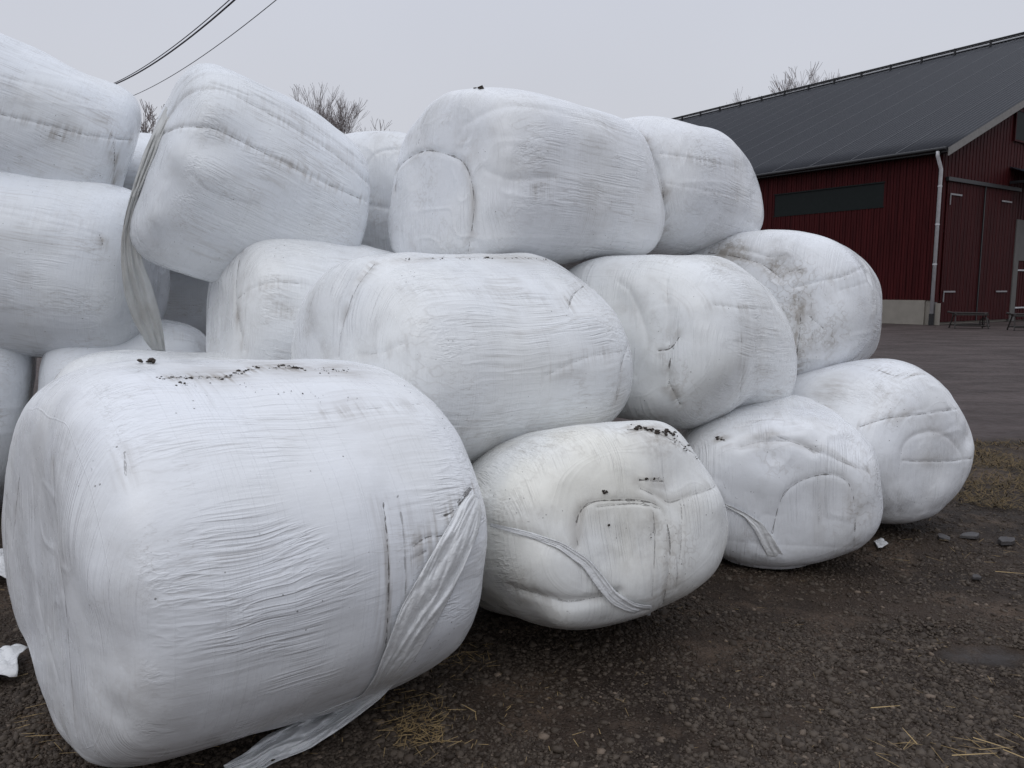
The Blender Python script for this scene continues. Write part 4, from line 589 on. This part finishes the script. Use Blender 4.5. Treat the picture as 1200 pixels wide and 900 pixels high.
for (key, u0, v0, u1, v1, nn_, sp_, big) in [('B',742,500,790,508,60,3,1.5), ('B',790,512,842,556,30,3,1), ('B',700,605,800,640,8,20,.8), ('B',706,575,712,578,5,1.5,2.2), ('H',555,104,566,103,6,1,2), ('B',748,562,784,560,12,1,1.1), ('C',838,513,850,517,14,2,1.2), ('E',470,303,640,303,36,1.5,1.1)]:
    for _ in range(nn_):
        tt = rng.uniform(); h = cast(key, u0+(u1-u0)*tt+rng.normal(0, sp_), v0+(v1-v0)*tt+rng.normal(0, sp_*.5))
        if h is not None: cl.append(h); sz.append(min(.009, rng.lognormal(-5.75, .55))*big)
o = scatter('mud_crumbs', M_MUD, cl, sz, .7, 4, 6); tag(o, 'black mud crumbs on the yellowish, dented and central bales', 'mud', kind='stuff')

# ------------------------------------------------------------------ ground
def ground_mat():
    n = NT('gravel_ground'); q = n.coord()
    far = n.attr('yard')
    st = n.vor(q, 42); st2 = n.vor(n.map(q, loc=(3, 1, 0)), 85); big = n.noise(q, 1.3, 5, rough=.6); mid = n.noise(q, 9, 5, rough=.6); fine = n.noise(q, 130, 3)
    edge = n.vor(q, 42, 'DISTANCE_TO_EDGE')
    cell = n.t.nodes.new('ShaderNodeTexVoronoi'); n.lk(q, cell.inputs['Vector']); cell.inputs['Scale'].default_value = 42
    cv = n.t.nodes.new('ShaderNodeSeparateColor'); n.t.links.new(cell.outputs['Color'], cv.inputs[0])
    base = n.mix(n.rng(big, .35, .65), (.016, .0105, .0070), (.044, .030, .0205))
    base = n.mix(n.rng(n.noise(n.map(q, loc=(7, 2, 0)), 2.2, 6, rough=.65), .50, .68), base, (.095, .066, .046))
    base = n.mix(n.ma('MULTIPLY', cv.outputs[0], .35), base, (.060, .043, .034))
    base = n.mix(n.ma('MULTIPLY', n.rng(fine, .55, .75), .5), base, (.11, .085, .065))
    ruts = n.noise(n.map(q, (.5, 1.15, 1), (0, 0, .35)), 1, 8, rough=.68, dist=.6)
    yc = n.mix(n.rng(ruts, .35, .68), (.048, .036, .033), (.090, .070, .066))
    yc = n.mix(n.ma('MULTIPLY', n.rng(n.noise(n.map(q, (.5, 1.8, 1), (0, 0, .5)), 1.2, 7, rough=.75), .52, .66), .75), yc, (.030, .022, .019))
    col = n.mix(far, base, yc)
    wet = n.ma('MULTIPLY', n.attr('wet'), n.rng(n.noise(q, 6, 4), .3, .55)); wet = n.ma('MULTIPLY', wet, n.rng(n.noise(q, 14, 4), .25, .6, .3, 1)); col = n.mix(n.ma('MULTIPLY', wet, .5), col, (.03, .027, .026))
    n.set(Base_Color=col, Roughness=n.ma('SUBTRACT', n.rng(mid, .3, .7, .80, .60), n.ma('MULTIPLY', wet, .30)))
    n.b.inputs['Specular IOR Level'].default_value = .22
    h = n.ma('ADD', n.ma('MULTIPLY', n.rng(edge, 0, .25), .004), n.ma('ADD', n.ma('MULTIPLY', mid, .012), n.ma('MULTIPLY', fine, .0015)))
    h = n.ma('ADD', n.ma('MULTIPLY', h, n.ma('SUBTRACT', 1.0, n.ma('MAXIMUM', n.ma('MULTIPLY', far, .6), n.ma('MULTIPLY', wet, .8)))), n.ma('MULTIPLY', n.ma('MULTIPLY', ruts, far), .03))
    n.bump(h); return n.m
M_GROUND = ground_mat()
def axis_pts(a, b, step, far_a, far_b):
    mid = list(np.arange(a, b, step)); o_ = []; x, s = b, step
    while x < far_b: o_.append(x); s *= 1.12; x += s
    o_.append(far_b); l_ = []; x, s = a-step, step
    while x > far_a: l_.append(x); s *= 1.12; x -= s
    return np.array([far_a]+l_[::-1]+mid+o_)
gx = axis_pts(-3.2, 5.8, .02, -700, 700); gy = axis_pts(1.6, 9.0, .02, -300, 900)
GX, GY = np.meshgrid(gx, gy); GP = np.stack([GX, GY, GX*0], -1)
# yard begins beyond the strip of dead grass
def yard_mask(x, y):
    d = (y-(8.0+(x-5)*-.30))+noise3(np.stack([x, y, x*0], -1), 1.2, 5)*.25
    d2 = np.where(x < 4.4, 1, 1)
    return np.clip(d/.35, 0, 1)*d2
YM = yard_mask(GX, GY)
PUD = on_ground(1155, 765)
WT = np.exp(-(((GX-PUD[0])/.20)**2+((GY-PUD[1])/.09)**2)**2)
p2 = on_ground(1080, 735); WT = np.maximum(WT, .6*np.exp(-(((GX-p2[0])/.22)**2+((GY-p2[1])/.07)**2)**2))
near = np.clip(1-np.maximum(np.maximum(-3.2-GX, GX-6.5), np.maximum(1.2-GY, GY-10))/1.5, 0, 1)
GZ = (noise3(GP, 2.2, 1)*.010+noise3(GP, 7, 2)*.007+noise3(GP, 19, 3)*.005+noise3(GP, 40, 4)*.003)*near*(1-YM*.5)*(1-WT*.85)-WT*.012
GZ += np.where(YM > 0, (noise3(np.stack([GX*.5, GY*.9, GX*0], -1), 1, 6)*.03+noise3(GP, 3.1, 8)*.008)*np.clip((13-GY)/4, 0, 1)*YM*(1-near*.6), 0)-.012
ny, nx = GX.shape; i = np.arange(ny-1)[:, None]; j = np.arange(nx-1)[None, :]
Q = np.stack([i*nx+j, i*nx+j+1, (i+1)*nx+j+1, (i+1)*nx+j], -1).reshape(-1, 4)
me = np_mesh('ground', np.stack([GX, GY, GZ], -1).reshape(-1, 3), Q)
for nm, arr in (('yard', YM), ('wet', WT)):
    at = me.attributes.new(nm, 'FLOAT', 'POINT'); at.data.foreach_set('value', arr.ravel().astype(np.float32))
tag(link('ground', me, M_GROUND, None, True), kind='structure')

# loose stones
n = NT('crushed_stone'); q = n.coord(); r_ = n.attr('rnd')
c1 = n.mix(r_, (.028, .0205, .0150), (.112, .090, .070)); c1 = n.mix(n.rng(n.ma('FRACT', n.ma('MULTIPLY', r_, 17.3)), .96, 1.0), c1, (.22, .17, .13))
n.set(Base_Color=n.mix(n.ma('MULTIPLY', n.noise(q, 60, 3), .5), c1, (.04, .026, .018)), Roughness=.62); n.bump(n.ma('MULTIPLY', n.noise(q, 150, 3), .002)); n.b.inputs['Specular IOR Level'].default_value = .25; M_STONE = n.m
rng = np.random.default_rng(9); K_ = 330000
U = rng.uniform(-60, 1260, K_); V_ = 925-(rng.uniform(size=K_)**1.5)*375
A_ = (U-600)/F; B_ = -(V_-450)/F; D_ = np.stack([A_, CP+SP*B_, -SP+CP*B_], -1); pos = EYE+D_*(-HC/D_[:, 2])[:, None]
keep = (pos[:, 1] < 7.8) & (np.abs(pos[:, 0]) < 6)
keep &= rng.uniform(size=K_) < np.clip(.42+noise3(pos, 2.0, 21)*.55+noise3(pos, 6.0, 22)*.4, .06, 1)
keep &= np.exp(-((pos[:, 0]-PUD[0])/.2)**2-((pos[:, 1]-PUD[1])/.1)**2) < .3
pos = pos[keep]; sz = np.minimum(.024, rng.lognormal(-5.35, .55, len(pos))); print('stones', len(pos))
pos = np.array(pos); pos[:, 2] = -.012+noise3(pos*[1, 1, 0], 2.2, 1)*.010+noise3(pos*[1, 1, 0], 7, 2)*.007+noise3(pos*[1, 1, 0], 19, 3)*.005
o = scatter('gravel', M_STONE, pos, sz, .6, 7, 12); tag(o, 'dark crushed stone strewn over the wet ground', 'gravel', kind='stuff')

n = NT('slate'); q = n.coord(); n.set(Base_Color=n.mix(n.noise(q, 12, 4), (.030, .027, .027), (.085, .078, .078)), Roughness=.4); n.bump(n.ma('MULTIPLY', n.noise(q, 40, 4), .006)); M_SLATE = n.m
def slab(u, v, s_, seed, label):
    c = on_ground(u, v); rn = random.Random(seed); k_ = 7
    an_ = sorted((i+rn.uniform(-.32, .32))*6.283/k_ for i in range(k_)); ra = [s_*rn.uniform(.65, 1.1) for _ in range(k_)]; m = MB()
    tp = [(math.cos(a)*q_, math.sin(a)*q_*.62, s_*.16+math.cos(a)*s_*.05) for a, q_ in zip(an_, ra)]; bt = [(x*1.06, y*1.06, -s_*.1) for x, y, z in tp]
    m.v = tp+bt; m.f = [tuple(range(k_))]+[(i, i+k_, (i+1) % k_+k_, (i+1) % k_) for i in range(k_)]
    o = m.build('flat_stone', M_SLATE, None, False, s_*.05); o.location = (c[0], c[1], 0); o.rotation_euler = (0, 0, seed*1.3)
    tag(o, label, 'stone', 'flat dark stones near the dead grass')
slab(1180, 634, .085, 3, 'largest flat dark stone by the right edge below the dead grass')
slab(1138, 628, .075, 5, 'flat dark stone between the largest flat stone and the last ground bale')
slab(1106, 630, .06, 6, 'flat dark stone nearest the last ground bale, leftmost of the group')
slab(1144, 676, .045, 8, 'small flat stone alone on the gravel below the other flat stones')

# straw
n = NT('straw'); n.set(Base_Color=n.mix(n.attr('rnd'), (.20, .13, .05), (.42, .30, .14)), Roughness=.7); M_STRAW = n.m
def blades(name, mat, items, label, cat):
    V = []; Qs = []; H = []; k_ = 0
    for p, d, ln, wd, r in items:
        d = d/np.linalg.norm(d); sdv = np.cross(d, [0, 0, 1]); sdv = sdv/max(np.linalg.norm(sdv), 1e-3)*wd/2; upv = np.array([0, 0, wd*.5])
        for s_, t_ in ((0, 1.0), (.5, 1.0), (1, .4)):
            c = p+d*ln*s_+np.array([0, 0, -ln*.10*s_*s_*0+0])
            V += [c-sdv*t_, c+upv*t_, c+sdv*t_]; H += [r]*3
        for s_ in (0, 3):
            Qs += [[k_+s_, k_+s_+1, k_+s_+4, k_+s_+3], [k_+s_+1, k_+s_+2, k_+s_+5, k_+s_+4]]
        k_ += 9
    me = np_mesh(name, np.array(V), np.array(Qs)); at = me.attributes.new('rnd', 'FLOAT', 'POINT'); at.data.foreach_set('value', np.array(H, np.float32))
    return tag(link(name, me, mat), label, cat, kind='stuff')
it = []
def straw(u, v, n_, su, sv, l0, l1, w0=.0022):
    for _ in range(n_):
        p = on_ground(u+rng.normal(0, su), v+rng.normal(0, sv)); p[2] = rng.uniform(.004, .016); a = rng.uniform(0, 6.28)
        it.append((p, np.array([math.cos(a), math.sin(a), rng.normal(0, .12)]), rng.uniform(l0, l1), w0*rng.uniform(.5, 1.2), rng.uniform()))
straw(492, 858, 170, 20, 12, .02, .08); straw(475, 826, 70, 30, 8, .02, .07); straw(545, 772, 40, 20, 8, .03, .09); straw(600, 840, 40, 60, 30, .01, .05)
straw(60, 850, 30, 40, 20, .03, .1); straw(20, 690, 14, 20, 20, .03, .1); straw(1130, 880, 30, 60, 18, .04, .12); straw(1150, 640, 20, 40, 12, .04, .12)
straw(900, 750, 180, 260, 90, .01, .05, .0016); straw(300, 870, 40, 120, 14, .02, .06)
for (u, v, a, ln) in [(1115, 889, .05, .16), (1020, 833, .1, .12), (1140, 868, -.7, .12), (1175, 882, -.9, .10), (1166, 672, -.3, .14), (1075, 876, 1.6, .1), (558, 838, 2.4, .08)]:
    p = on_ground(u, v); p[2] = .012; it.append((p, np.array([math.cos(a), math.sin(a), .02]), ln, .0042, .95))
blades('straw', M_STRAW, it, 'loose straw bits scattered on the wet gravel', 'straw')

n = NT('dead_grass'); n.set(Base_Color=n.mix(n.attr('rnd'), (.036, .027, .011), (.17, .115, .05)), Roughness=.8); M_GRASS = n.m
it = []; cnt = 0
while cnt < 26000:
    x = rng.uniform(2.9, 9.5); y = rng.uniform(5.2, 8.6); g = np.array([x, y, 0.])
    lo = 5.5+(x-3.4)*-.15+noise3(g, 1.5, 31)*.35; hi = 8.0+(x-5)*-.30+noise3(g, 1.5, 32)*.2
    if y < lo or y > hi: continue
    cnt += 1
    if rng.uniform() > .62+noise3(g, 3.0, 33)*.7: continue
    a = rng.uniform(0, 6.28); g[2] = -.008
    it.append((g, np.array([math.cos(a), math.sin(a), rng.uniform(.1, .9)]), rng.uniform(.03, .085), rng.uniform(.004, .008), rng.uniform()))
blades('grass', M_GRASS, it, 'flattened brown dead grass strip beside the yard', 'grass')

# ------------------------------------------------------------------ barn
BC = on_ground(1092, 381); D1 = Vector((-.5662062, .82426364, 0)); D2 = Vector((.82426364, .5662062, 0))
BM = Matrix((( -D1.x, D2.x, 0, BC[0]), (-D1.y, D2.y, 0, BC[1]), (0, 0, 1, 0), (0, 0, 0, 1)))
# local frame: -x runs along the long wall away from the camera, +y runs along the gable, z up
barn = empty('red_barn', (0, 0, 0)); barn.matrix_world = BM
tag(barn, 'long dark red wooden barn with black corrugated roof beyond the yard', 'barn')
LW = 56.0; GW = 51.0; EZ = 7.55; SL = .4287; RY = GW/2; OV = .42
def plank_mat(name, c0, c1, sx_):
    n = NT(name); q = n.coord()
    v = n.map(q, sx_); b = n.noise(v, 1, 5, rough=.65)
    st = n.noise(n.map(q, (30, 30, .8)), 1, 3)
    n.set(Base_Color=n.mix(n.rng(n.ma('ADD', n.ma('MULTIPLY', b, .6), n.ma('MULTIPLY', st, .4)), .35, .65), c0, c1), Roughness=.62)
    n.bump(n.ma('MULTIPLY', st, .004)); n.b.inputs['Specular IOR Level'].default_value = .12; return n.m
M_RED = plank_mat('red_painted_boards', (.032, .0042, .0050), (.060, .0085, .0092), (5, 5, .35))
M_RED2 = plank_mat('dark_red_boards', (.030, .0040, .0048), (.055, .0080, .0088), (5, 5, .35))
def simple(name, c, r=.5, spec=.5, metal=0.0, bump_=0, var=.25, sc=6):
    n = NT(name); q = n.coord(); n.set(Base_Color=n.mix(n.noise(q, sc, 4), tuple(x*(1-var) for x in c), tuple(x*(1+var) for x in c)), Roughness=r, Metallic=metal)
    n.b.inputs['Specular IOR Level'].default_value = spec
    if bump_: n.bump(n.ma('MULTIPLY', n.noise(q, sc*6, 4), bump_))
    return n.m
M_ROOF = simple('black_sheet_roof', (.017, .019, .026), .5, .2, 0, 0, .12, .6)
M_TRIM = simple('black_trim', (.012, .012, .014), .45)
M_WHITE = simple('white_painted_metal', (.52, .52, .54), .45)
M_BARGE = simple('weathered_bargeboard', (.22, .21, .20), .7, bump_=.003)
M_CONC = simple('pale_concrete', (.26, .24, .21), .85, .3, 0, .004, .18, 3)
M_CONC2 = simple('grey_concrete', (.13, .125, .12), .85, .3, 0, .004, .2, 3)
M_GREEN = simple('dull_green_panel', (.012, .0155, .0155), .6, .15)
M_IRON = simple('rusty_iron', (.022, .017, .015), .6)

def boards(mb, x0, x1, z0, z1, face, step=.14, dep=.014, hz=None):
    """vertical boarding; face(x, d, z) -> point. hz(x) optional top height"""
    k_ = int(round((x1-x0)/step)); st = (x1-x0)/k_
    for i in range(k_):
        a = x0+i*st; b = a+st; g = .012
        zt0 = hz(a) if hz else z1; zt1 = hz(b) if hz else z1
        d = dep if i % 2 else 0
        zb = z0
        mb.quad(face(a+g, d, zb), face(b-g, d, zb), face(b-g, d, zt1), face(a+g, d, zt0))
        mb.quad(face(b-g, d, zb), face(b-g, -.03, zb), face(b-g, -.03, zt1), face(b-g, d, zt1))
        mb.quad(face(a+g, -.03, zb), face(a+g, d, zb), face(a+g, d, zt0), face(a+g, -.03, zt0))
    mb.quad(face(x0, -.031, z0), face(x1, -.031, z0), face(x1, -.031, hz(x1) if hz else z1), face(x0, -.031, hz(x0) if hz else z1))
side = lambda x, d, z: (-x, -d, z)         # long wall: x = distance from the corner
gab = lambda y, d, z: (d, y, z)            # gable wall
# side wall: around the green window strip
PL = 1.08
m = MB()
boards(m, .0, 2.55, PL, EZ, side); boards(m, 2.55, 8.45, PL, 5.32, side); boards(m, 2.55, 8.45, 6.38, EZ, side); boards(m, 8.45, LW, PL, EZ, side)
m.build('side_wall', M_RED, barn)
m = MB(); m.box((-LW, .04, 0), (0-.04, GW-.1, PL-.01)); m.box((-LW, -.06, 0), (-.35, .06, PL)); m.box((-LW, -.075, .0), (-.35, -.055, .03)); m.build('plinth', M_CONC, barn)
m = MB(); m.box((-8.45, .02, 5.32), (-2.55, .06, 6.38)); wf = m.build('window_strip', M_GREEN, barn)
m = MB()
for a, b in (((-8.5,-.03,5.27),(-2.5,.03,5.32)), ((-8.5,-.03,6.38),(-2.5,.03,6.43))): m.box(a, b)
child = m.build('window_frame', M_GREEN, wf)
# gable
gz = lambda y: EZ+.12+SL*min(y, GW-y)
m = MB(); boards(m, 0, 7.25, 6.35, 0, gab, hz=gz, step=.15); boards(m, 7.25, GW, 2.9, 0, gab, hz=gz, step=.15); boards(m, 0, .45, .35, 6.35, gab, step=.15)
m.build('gable_wall', M_RED, barn)
m = MB(); m.box((-.5, 7.15, 0), (.10, 7.62, 4.9)); m.box((-.5, 8.9, 0), (.06, GW, 2.9)); m.box((-.5,7.62,2.95),(.06,8.9,4.9)); m.box((-.2, .05, 0), (.02, .30, 1.0)); m.build('concrete_wall', M_CONC2, barn)
m = MB(); m.box((.03, 6.3, 8.55), (.08, 7.6, 9.85)); gw_ = m.build('window', M_GREEN, barn)
m = MB(); m.box((.02, 6.22, 8.47), (.10, 7.68, 8.55)); m.box((.02, 6.22, 9.85), (.10, 7.68, 9.93)); m.box((.02, 6.22, 8.55), (.10, 6.3, 9.85)); m.box((.02, 7.6, 8.55), (.10, 7.68, 9.85)); m.build('window_frame', M_RED2, gw_)
# sliding door on its track
m = MB(); boards(m, .45, 3.75, .12, 6.2, lambda y, d, z: (.06+d, y, z), step=.15, dep=.007); boards(m, 3.78, 7.12, .12, 6.2, lambda y, d, z: (.06+d, y, z), step=.15, dep=.007)
door = m.build('barn_door', M_RED2, barn)
m = MB(); m.box((.03, .42, .12), (.05, 7.1, .16)); m.box((.05, 3.73, .12), (.11, 3.80, 6.2)); m.build('door_frame', M_TRIM, door)
M_STRAP = simple('galvanised_strap', (.26, .25, .26), .5)
for (y, z, ln, dn) in ((.62, 5.62, 1.0, 1), (.60, 1.42, 1.0, 1), (5.4, 5.62, 1.0, 0), (5.5, 1.42, 1.1, 0)):
    m = MB(); m.box((.10, y, z), (.125, y+ln, z+.07))
    if dn: m.box((.10, y, z-.42), (.125, y+.04, z))
    m.build('strap_hinge', M_STRAP, door)
m = MB(); m.box((.02, .3, 6.2), (.16, 7.2, 6.36)); m.build('door_track', M_TRIM, barn)
m = MB(); boards(m, 7.66, 8.88, .05, 2.92, lambda y, d, z: (.03+d, y, z), step=.14); d2 = m.build('door', M_RED2, barn)
for z in (.62, 2.45):
    m = MB(); m.box((.07, 7.62, z), (.09, 8.7, z+.07)); m.build('strap_hinge', M_WHITE, d2)
# canopy over the small door: corrugated lean-to roof
def corr(x0, x1, n_, fn, amp=.018, per=.18):
    """fn(x, t, h): x along the waves, t 0..1 down the slope"""
    k_ = int((x1-x0)/per*6); xs = np.linspace(x0, x1, k_+1); V = []; 
    for t in range(n_+1):
        for x in xs:
            ph = (x/per) % 1; hh = amp*(min(1, max(-1, 1.8*math.sin(2*math.pi*ph))))
            V.append(fn(x, t/n_, hh))
    c = len(xs); i = np.arange(n_)[:, None]; j = np.arange(c-1)[None, :]
    return np.array(V), np.stack([i*c+j, i*c+j+1, (i+1)*c+j+1, (i+1)*c+j], -1).reshape(-1, 4)
V, Qc = corr(6.1, 10.4, 1, lambda y, t, h: (.02+1.5*t, y, 7.25-.62*t+h), per=.2)
o = link('canopy_roof', np_mesh('canopy_roof', V, Qc), M_ROOF, barn); sm_ = o.modifiers.new('s', 'SOLIDIFY'); sm_.thickness = .03
m = MB(); m.box((1.40, 6.1, 6.42), (1.5, 10.4, 6.58)); m.box((.05, 6.15, 6.5), (1.4, 6.25, 6.62)); m.build('canopy_frame', M_TRIM, barn)
# main roof
def rf(sgn, t, h, x):
    y = -OV+(RY+OV)*t if sgn > 0 else GW+OV-(RY+OV)*t
    return (x, y, EZ+.12+SL*(-OV+(RY+OV)*t)+h)
V1, Q1 = corr(-LW-.4, .42, 14, lambda x, t, h: rf(1, t, h, x), amp=.03, per=.24)
o = link('roof', np_mesh('roof', V1, Q1), M_ROOF, barn); so_ = o.modifiers.new('s', 'SOLIDIFY'); so_.thickness = .03
V2, Q2 = corr(-LW-.4, .42, 2, lambda x, t, h: rf(-1, t, h, x), amp=.03, per=.48)
o = link('roof', np_mesh('roof', V2, Q2), M_ROOF, barn); so_ = o.modifiers.new('s', 'SOLIDIFY'); so_.thickness = .03
rz_ = EZ+.12+SL*RY
m = MB(); m.quad((-LW-.4, RY-.45, rz_-.10), (.45, RY-.45, rz_-.10), (.45, RY, rz_+.10), (-LW-.4, RY, rz_+.10)); m.quad((-LW-.4, RY, rz_+.10), (.45, RY, rz_+.10), (.45, RY+.45, rz_-.10), (-LW-.4, RY+.45, rz_-.10))
m.tube([(-LW, RY-.9, rz_+.02), (.3, RY-.9, rz_+.02)], [.06, .06], 6); m.tube([(-LW, RY-1.0, rz_-.12), (.3, RY-1.0, rz_-.12)], [.05, .05], 6)
for k_ in range(24): m.box((-LW+1+k_*2.38, RY-1.05, rz_-.5), (-LW+1.08+k_*2.38, RY-.85, rz_+.05))
m.build('ridge_cap', M_TRIM, barn)
# pale sheet seams down the slope
m = MB()
for k_ in range(1, 26):
    x = -k_*2.16+.3; a = rf(1, .0, .045, x); b = rf(1, .985, .045, x)
    m.quad((a[0]-.018, a[1], a[2]), (a[0]+.018, a[1], a[2]), (b[0]+.018, b[1], b[2]), (b[0]-.018, b[1], b[2]))
so2 = m.build('roof_seams', simple('worn_sheet_edge', (.055, .058, .068), .45), barn)
# eaves: fascia, gutter, soffit
ez = EZ+.12-SL*OV
m = MB(); m.box((-LW-.4, -OV-.02, ez-.20), (.40, -OV+.03, ez-.02)); m.box((-LW, -OV+.03, ez-.19), (.38, -.001, ez-.15)); m.build('fascia', M_TRIM, barn)
m = MB(); m.tube([(-LW, -OV-.09, ez-.10), (.36, -OV-.09, ez-.06)], [.075, .075], 10); m.build('gutter', M_TRIM, barn)
m = MB()
a = Vector(rf(1, 0, 0, .40)); b = Vector(rf(1, 1, 0, .40)); c = Vector(rf(-1, 0, 0, .40))
for p_, q_ in ((a, b), (c, b)):
    for dx in (0, .045):
        m.quad((p_.x+dx, p_.y, p_.z-.02), (q_.x+dx, q_.y, q_.z-.02), (q_.x+dx, q_.y, q_.z-.36), (p_.x+dx, p_.y, p_.z-.36))
    m.quad((p_.x, p_.y, p_.z-.36), (q_.x, q_.y, q_.z-.36), (q_.x+.045, q_.y, q_.z-.36), (p_.x+.045, p_.y, p_.z-.36))
m.quad((a.x, a.y, a.z-.02), (a.x+.045, a.y, a.z-.02), (a.x+.045, a.y, a.z-.36), (a.x, a.y, a.z-.36))
m.build('bargeboard', M_BARGE, barn)
# rear walls so the barn is closed
m = MB(); m.box((-LW, GW-.1, 0), (0, GW, EZ)); m.box((-LW, 0.05, 0), (-LW+.1, GW-.1, EZ)); m.build('rear_wall', M_RED2, barn)
# downpipe
m = MB(); m.tube([(.02, -OV-.08, ez-.14), (.02, -OV-.08, ez-.32), (.02, -.14, ez-.85), (.02, -.14, .5)], [.075]*4, 10)
dp = m.build('downpipe', M_WHITE, barn, True)
m = MB()
for z in (2.6, 4.3, 5.9):
    m = MB(); m.tube([(.02, -.14, z), (.02, -.14, z+.06)], [.09, .09], 10); m.build('pipe_clip', M_WHITE, dp)
m = MB(); m.tube([(.02, -.14, .5), (.02, -.14, .0)], [.10, .10], 10); m.build('pipe_foot', M_TRIM, dp)
m = MB(); m.box((.10, -.02, 0), (.26, .14, .95)); m.build('corner_post', M_CONC, barn, bevel=.01)

# iron trestles by the barn door
def trestle(u, v, w_, rz, label):
    c = on_ground(u, v); t_ = empty('iron_trestle', tuple(c), rz)
    m = MB(); m.tube([(-w_/2, -.02, .62), (w_/2, .02, .60)], [.035, .035], 6); m.tube([(-w_/2-.15, .0, .66), (-w_/2+.1, .0, .60)], [.04, .04], 6)
    m.box((-w_/2+.1, -.25, .52), (w_/2-.05, .25, .57)); m.build('top_bar', M_IRON, t_)
    for sx_ in (-1, 1):
        for sy in (-1, 1):
            m = MB(); m.tube([(sx_*w_*.40, sy*.10, .6), (sx_*w_*.46, sy*.32, 0)], [.03, .03], 6); m.build('leg', M_IRON, t_)
    m = MB(); m.tube([(-w_*.44, -.28, .12), (w_*.5, -.28, .10)], [.03, .03], 6); m.tube([(-w_*.44, .28, .12), (w_*.5, .28, .14)], [.03, .03], 6); m.build('runner', M_IRON, t_)
    m = MB()
    pts = [(w_*.42+math.cos(a)*.17, 0.0, .24+math.sin(a)*.17) for a in np.linspace(0, 2*math.pi, 17)]
    m.tube(pts, [.03]*17, 6, False); m.tube([(w_*.42-.17, 0, .24), (w_*.42+.17, 0, .24)], [.015, .015], 5); m.tube([(w_*.42, 0, .07), (w_*.42, 0, .41)], [.015, .015], 5); m.build('wheel', M_IRON, t_)
    tag(t_, label, 'trestle', 'iron trestles in front of the barn')
trestle(1135, 384.5, 1.35, -.2, 'dark iron trestle in front of the sliding red barn door, near the white downpipe')
trestle(1203, 387, 1.2, -.2, 'dark iron trestle cut by the right edge, by the concrete pillar of the barn')

# ------------------------------------------------------------------ bare trees
M_BARK = simple('grey_bark', (.12, .105, .10), .85, .2)
M_TWIG = simple('bare_twigs', (.27, .24, .235), .85, .2)
def bare_tree(u, v_top, dist, seed, label, spread=1.0, trunk_frac=.35, depth_n=6, minr=.012):
    g = at_depth(u, 338, dist); top = at_depth(u, v_top, dist); H = top[2]; base = Vector((g[0], g[1], 0)); rnd = random.Random(seed)
    t_ = empty('bare_tree', base); T = MB(); C = MB()
    T.tube([(0, 0, 0), (.1, .05, H*trunk_frac*.5), (0, 0, H*trunk_frac)], [H*.022, H*.018, H*.015], 8)
    def br(p, d, ln, r, n_):
        q_ = p; pts = [p]; rad = [r]
        for s_ in range(3):
            d = (d+Vector((rnd.gauss(0, .13), rnd.gauss(0, .13), rnd.gauss(.06, .06)))).normalized(); q_ = q_+d*ln/3; pts.append(q_); rad.append(max(minr, r*(1-.16*(s_+1))))
        (T if n_ >= depth_n-1 else C).tube(pts, rad, 4 if n_ < 4 else 6, False)
        if n_ <= 0: return
        for k_ in range(rnd.choice((3, 4)) if n_ > 1 else 4):
            ang = rnd.uniform(.25, .75)*spread; az = rnd.uniform(0, 6.28); a_ = d.orthogonal().normalized(); b_ = d.cross(a_)
            nd = (d*math.cos(ang)+(a_*math.cos(az)+b_*math.sin(az))*math.sin(ang)+Vector((0, 0, .18))).normalized()
            br(pts[rnd.choice((2, 3, 3))], nd, ln*rnd.uniform(.62, .85), max(minr, rad[-1]*.7), n_-1)
    for k_ in range(5):
        az = k_*1.257+rnd.uniform(-.3, .3)
        br(Vector((0, 0, H*trunk_frac*(.8+.05*k_))), Vector((math.cos(az)*.5*spread, math.sin(az)*.5*spread, 1)).normalized(), H*(1-trunk_frac)*.30, H*.009, depth_n-1)
    # rescale heights so the crown reaches H
    zt = max(z for x, y, z in C.v); k_ = (H-H*trunk_frac*.5)/(zt-H*trunk_frac*.5)
    def fix(mb): mb.v = [(x, y, z if z < H*trunk_frac*.5 else H*trunk_frac*.5+(z-H*trunk_frac*.5)*k_) for x, y, z in mb.v]
    fix(T); fix(C)
    T.build('trunk', M_BARK, t_); C.build('crown', M_TWIG, t_)
    tag(t_, label, 'tree', 'bare trees showing over the pile and the barn')
bare_tree(380, 104, 42, 3, 'largest leafless treetop above the pile, just right of the tilted top bale', .62, minr=.006)
bare_tree(436, 138, 46, 5, 'small leafless treetop above the distant bale in the gap', .7, minr=.009)
bare_tree(172, 118, 40, 8, 'leafless treetop between the highest left bale and the tilted bale', .9)
bare_tree(922, 82, 86, 12, 'rounded leafless tree behind the barn, seen over its roof ridge', .7, minr=.014)
bare_tree(868, 108, 92, 15, 'very small bare twigs over the barn ridge, left of the rounded tree', .6, depth_n=5, minr=.012)

# ------------------------------------------------------------------ power cables
M_CABLE = simple('black_cable', (.015, .014, .03), .5)
def cable(p0, y0, p1, y1, r, sag, label):
    a = at_depth(*p0, y0); b = at_depth(*p1, y1); d = b-a; pts = []
    for s_ in np.linspace(-1.6, 3.4, 81):
        q_ = a+d*s_; q_[2] += sag*4*(s_*s_-s_)*.25; pts.append(tuple(q_))
    m = MB(); m.tube(pts, [r]*81, 8); o = m.build('power_cable', M_CABLE, None, True)
    tag(o, label, 'cable', 'cables crossing the sky at the top left')
cable((142, 95.5), 24, (277, -2), 16, .019, .55, 'thickest black cable in the sky, lower one of the close pair')
cable((141, 94), 24.3, (271, -2), 16.2, .011, .50, 'thinner black cable just above the thickest cable of the close pair')
cable((162, 109.5), 26, (326, -2), 16, .009, .60, 'thin single cable in the sky, to the right of the close pair')
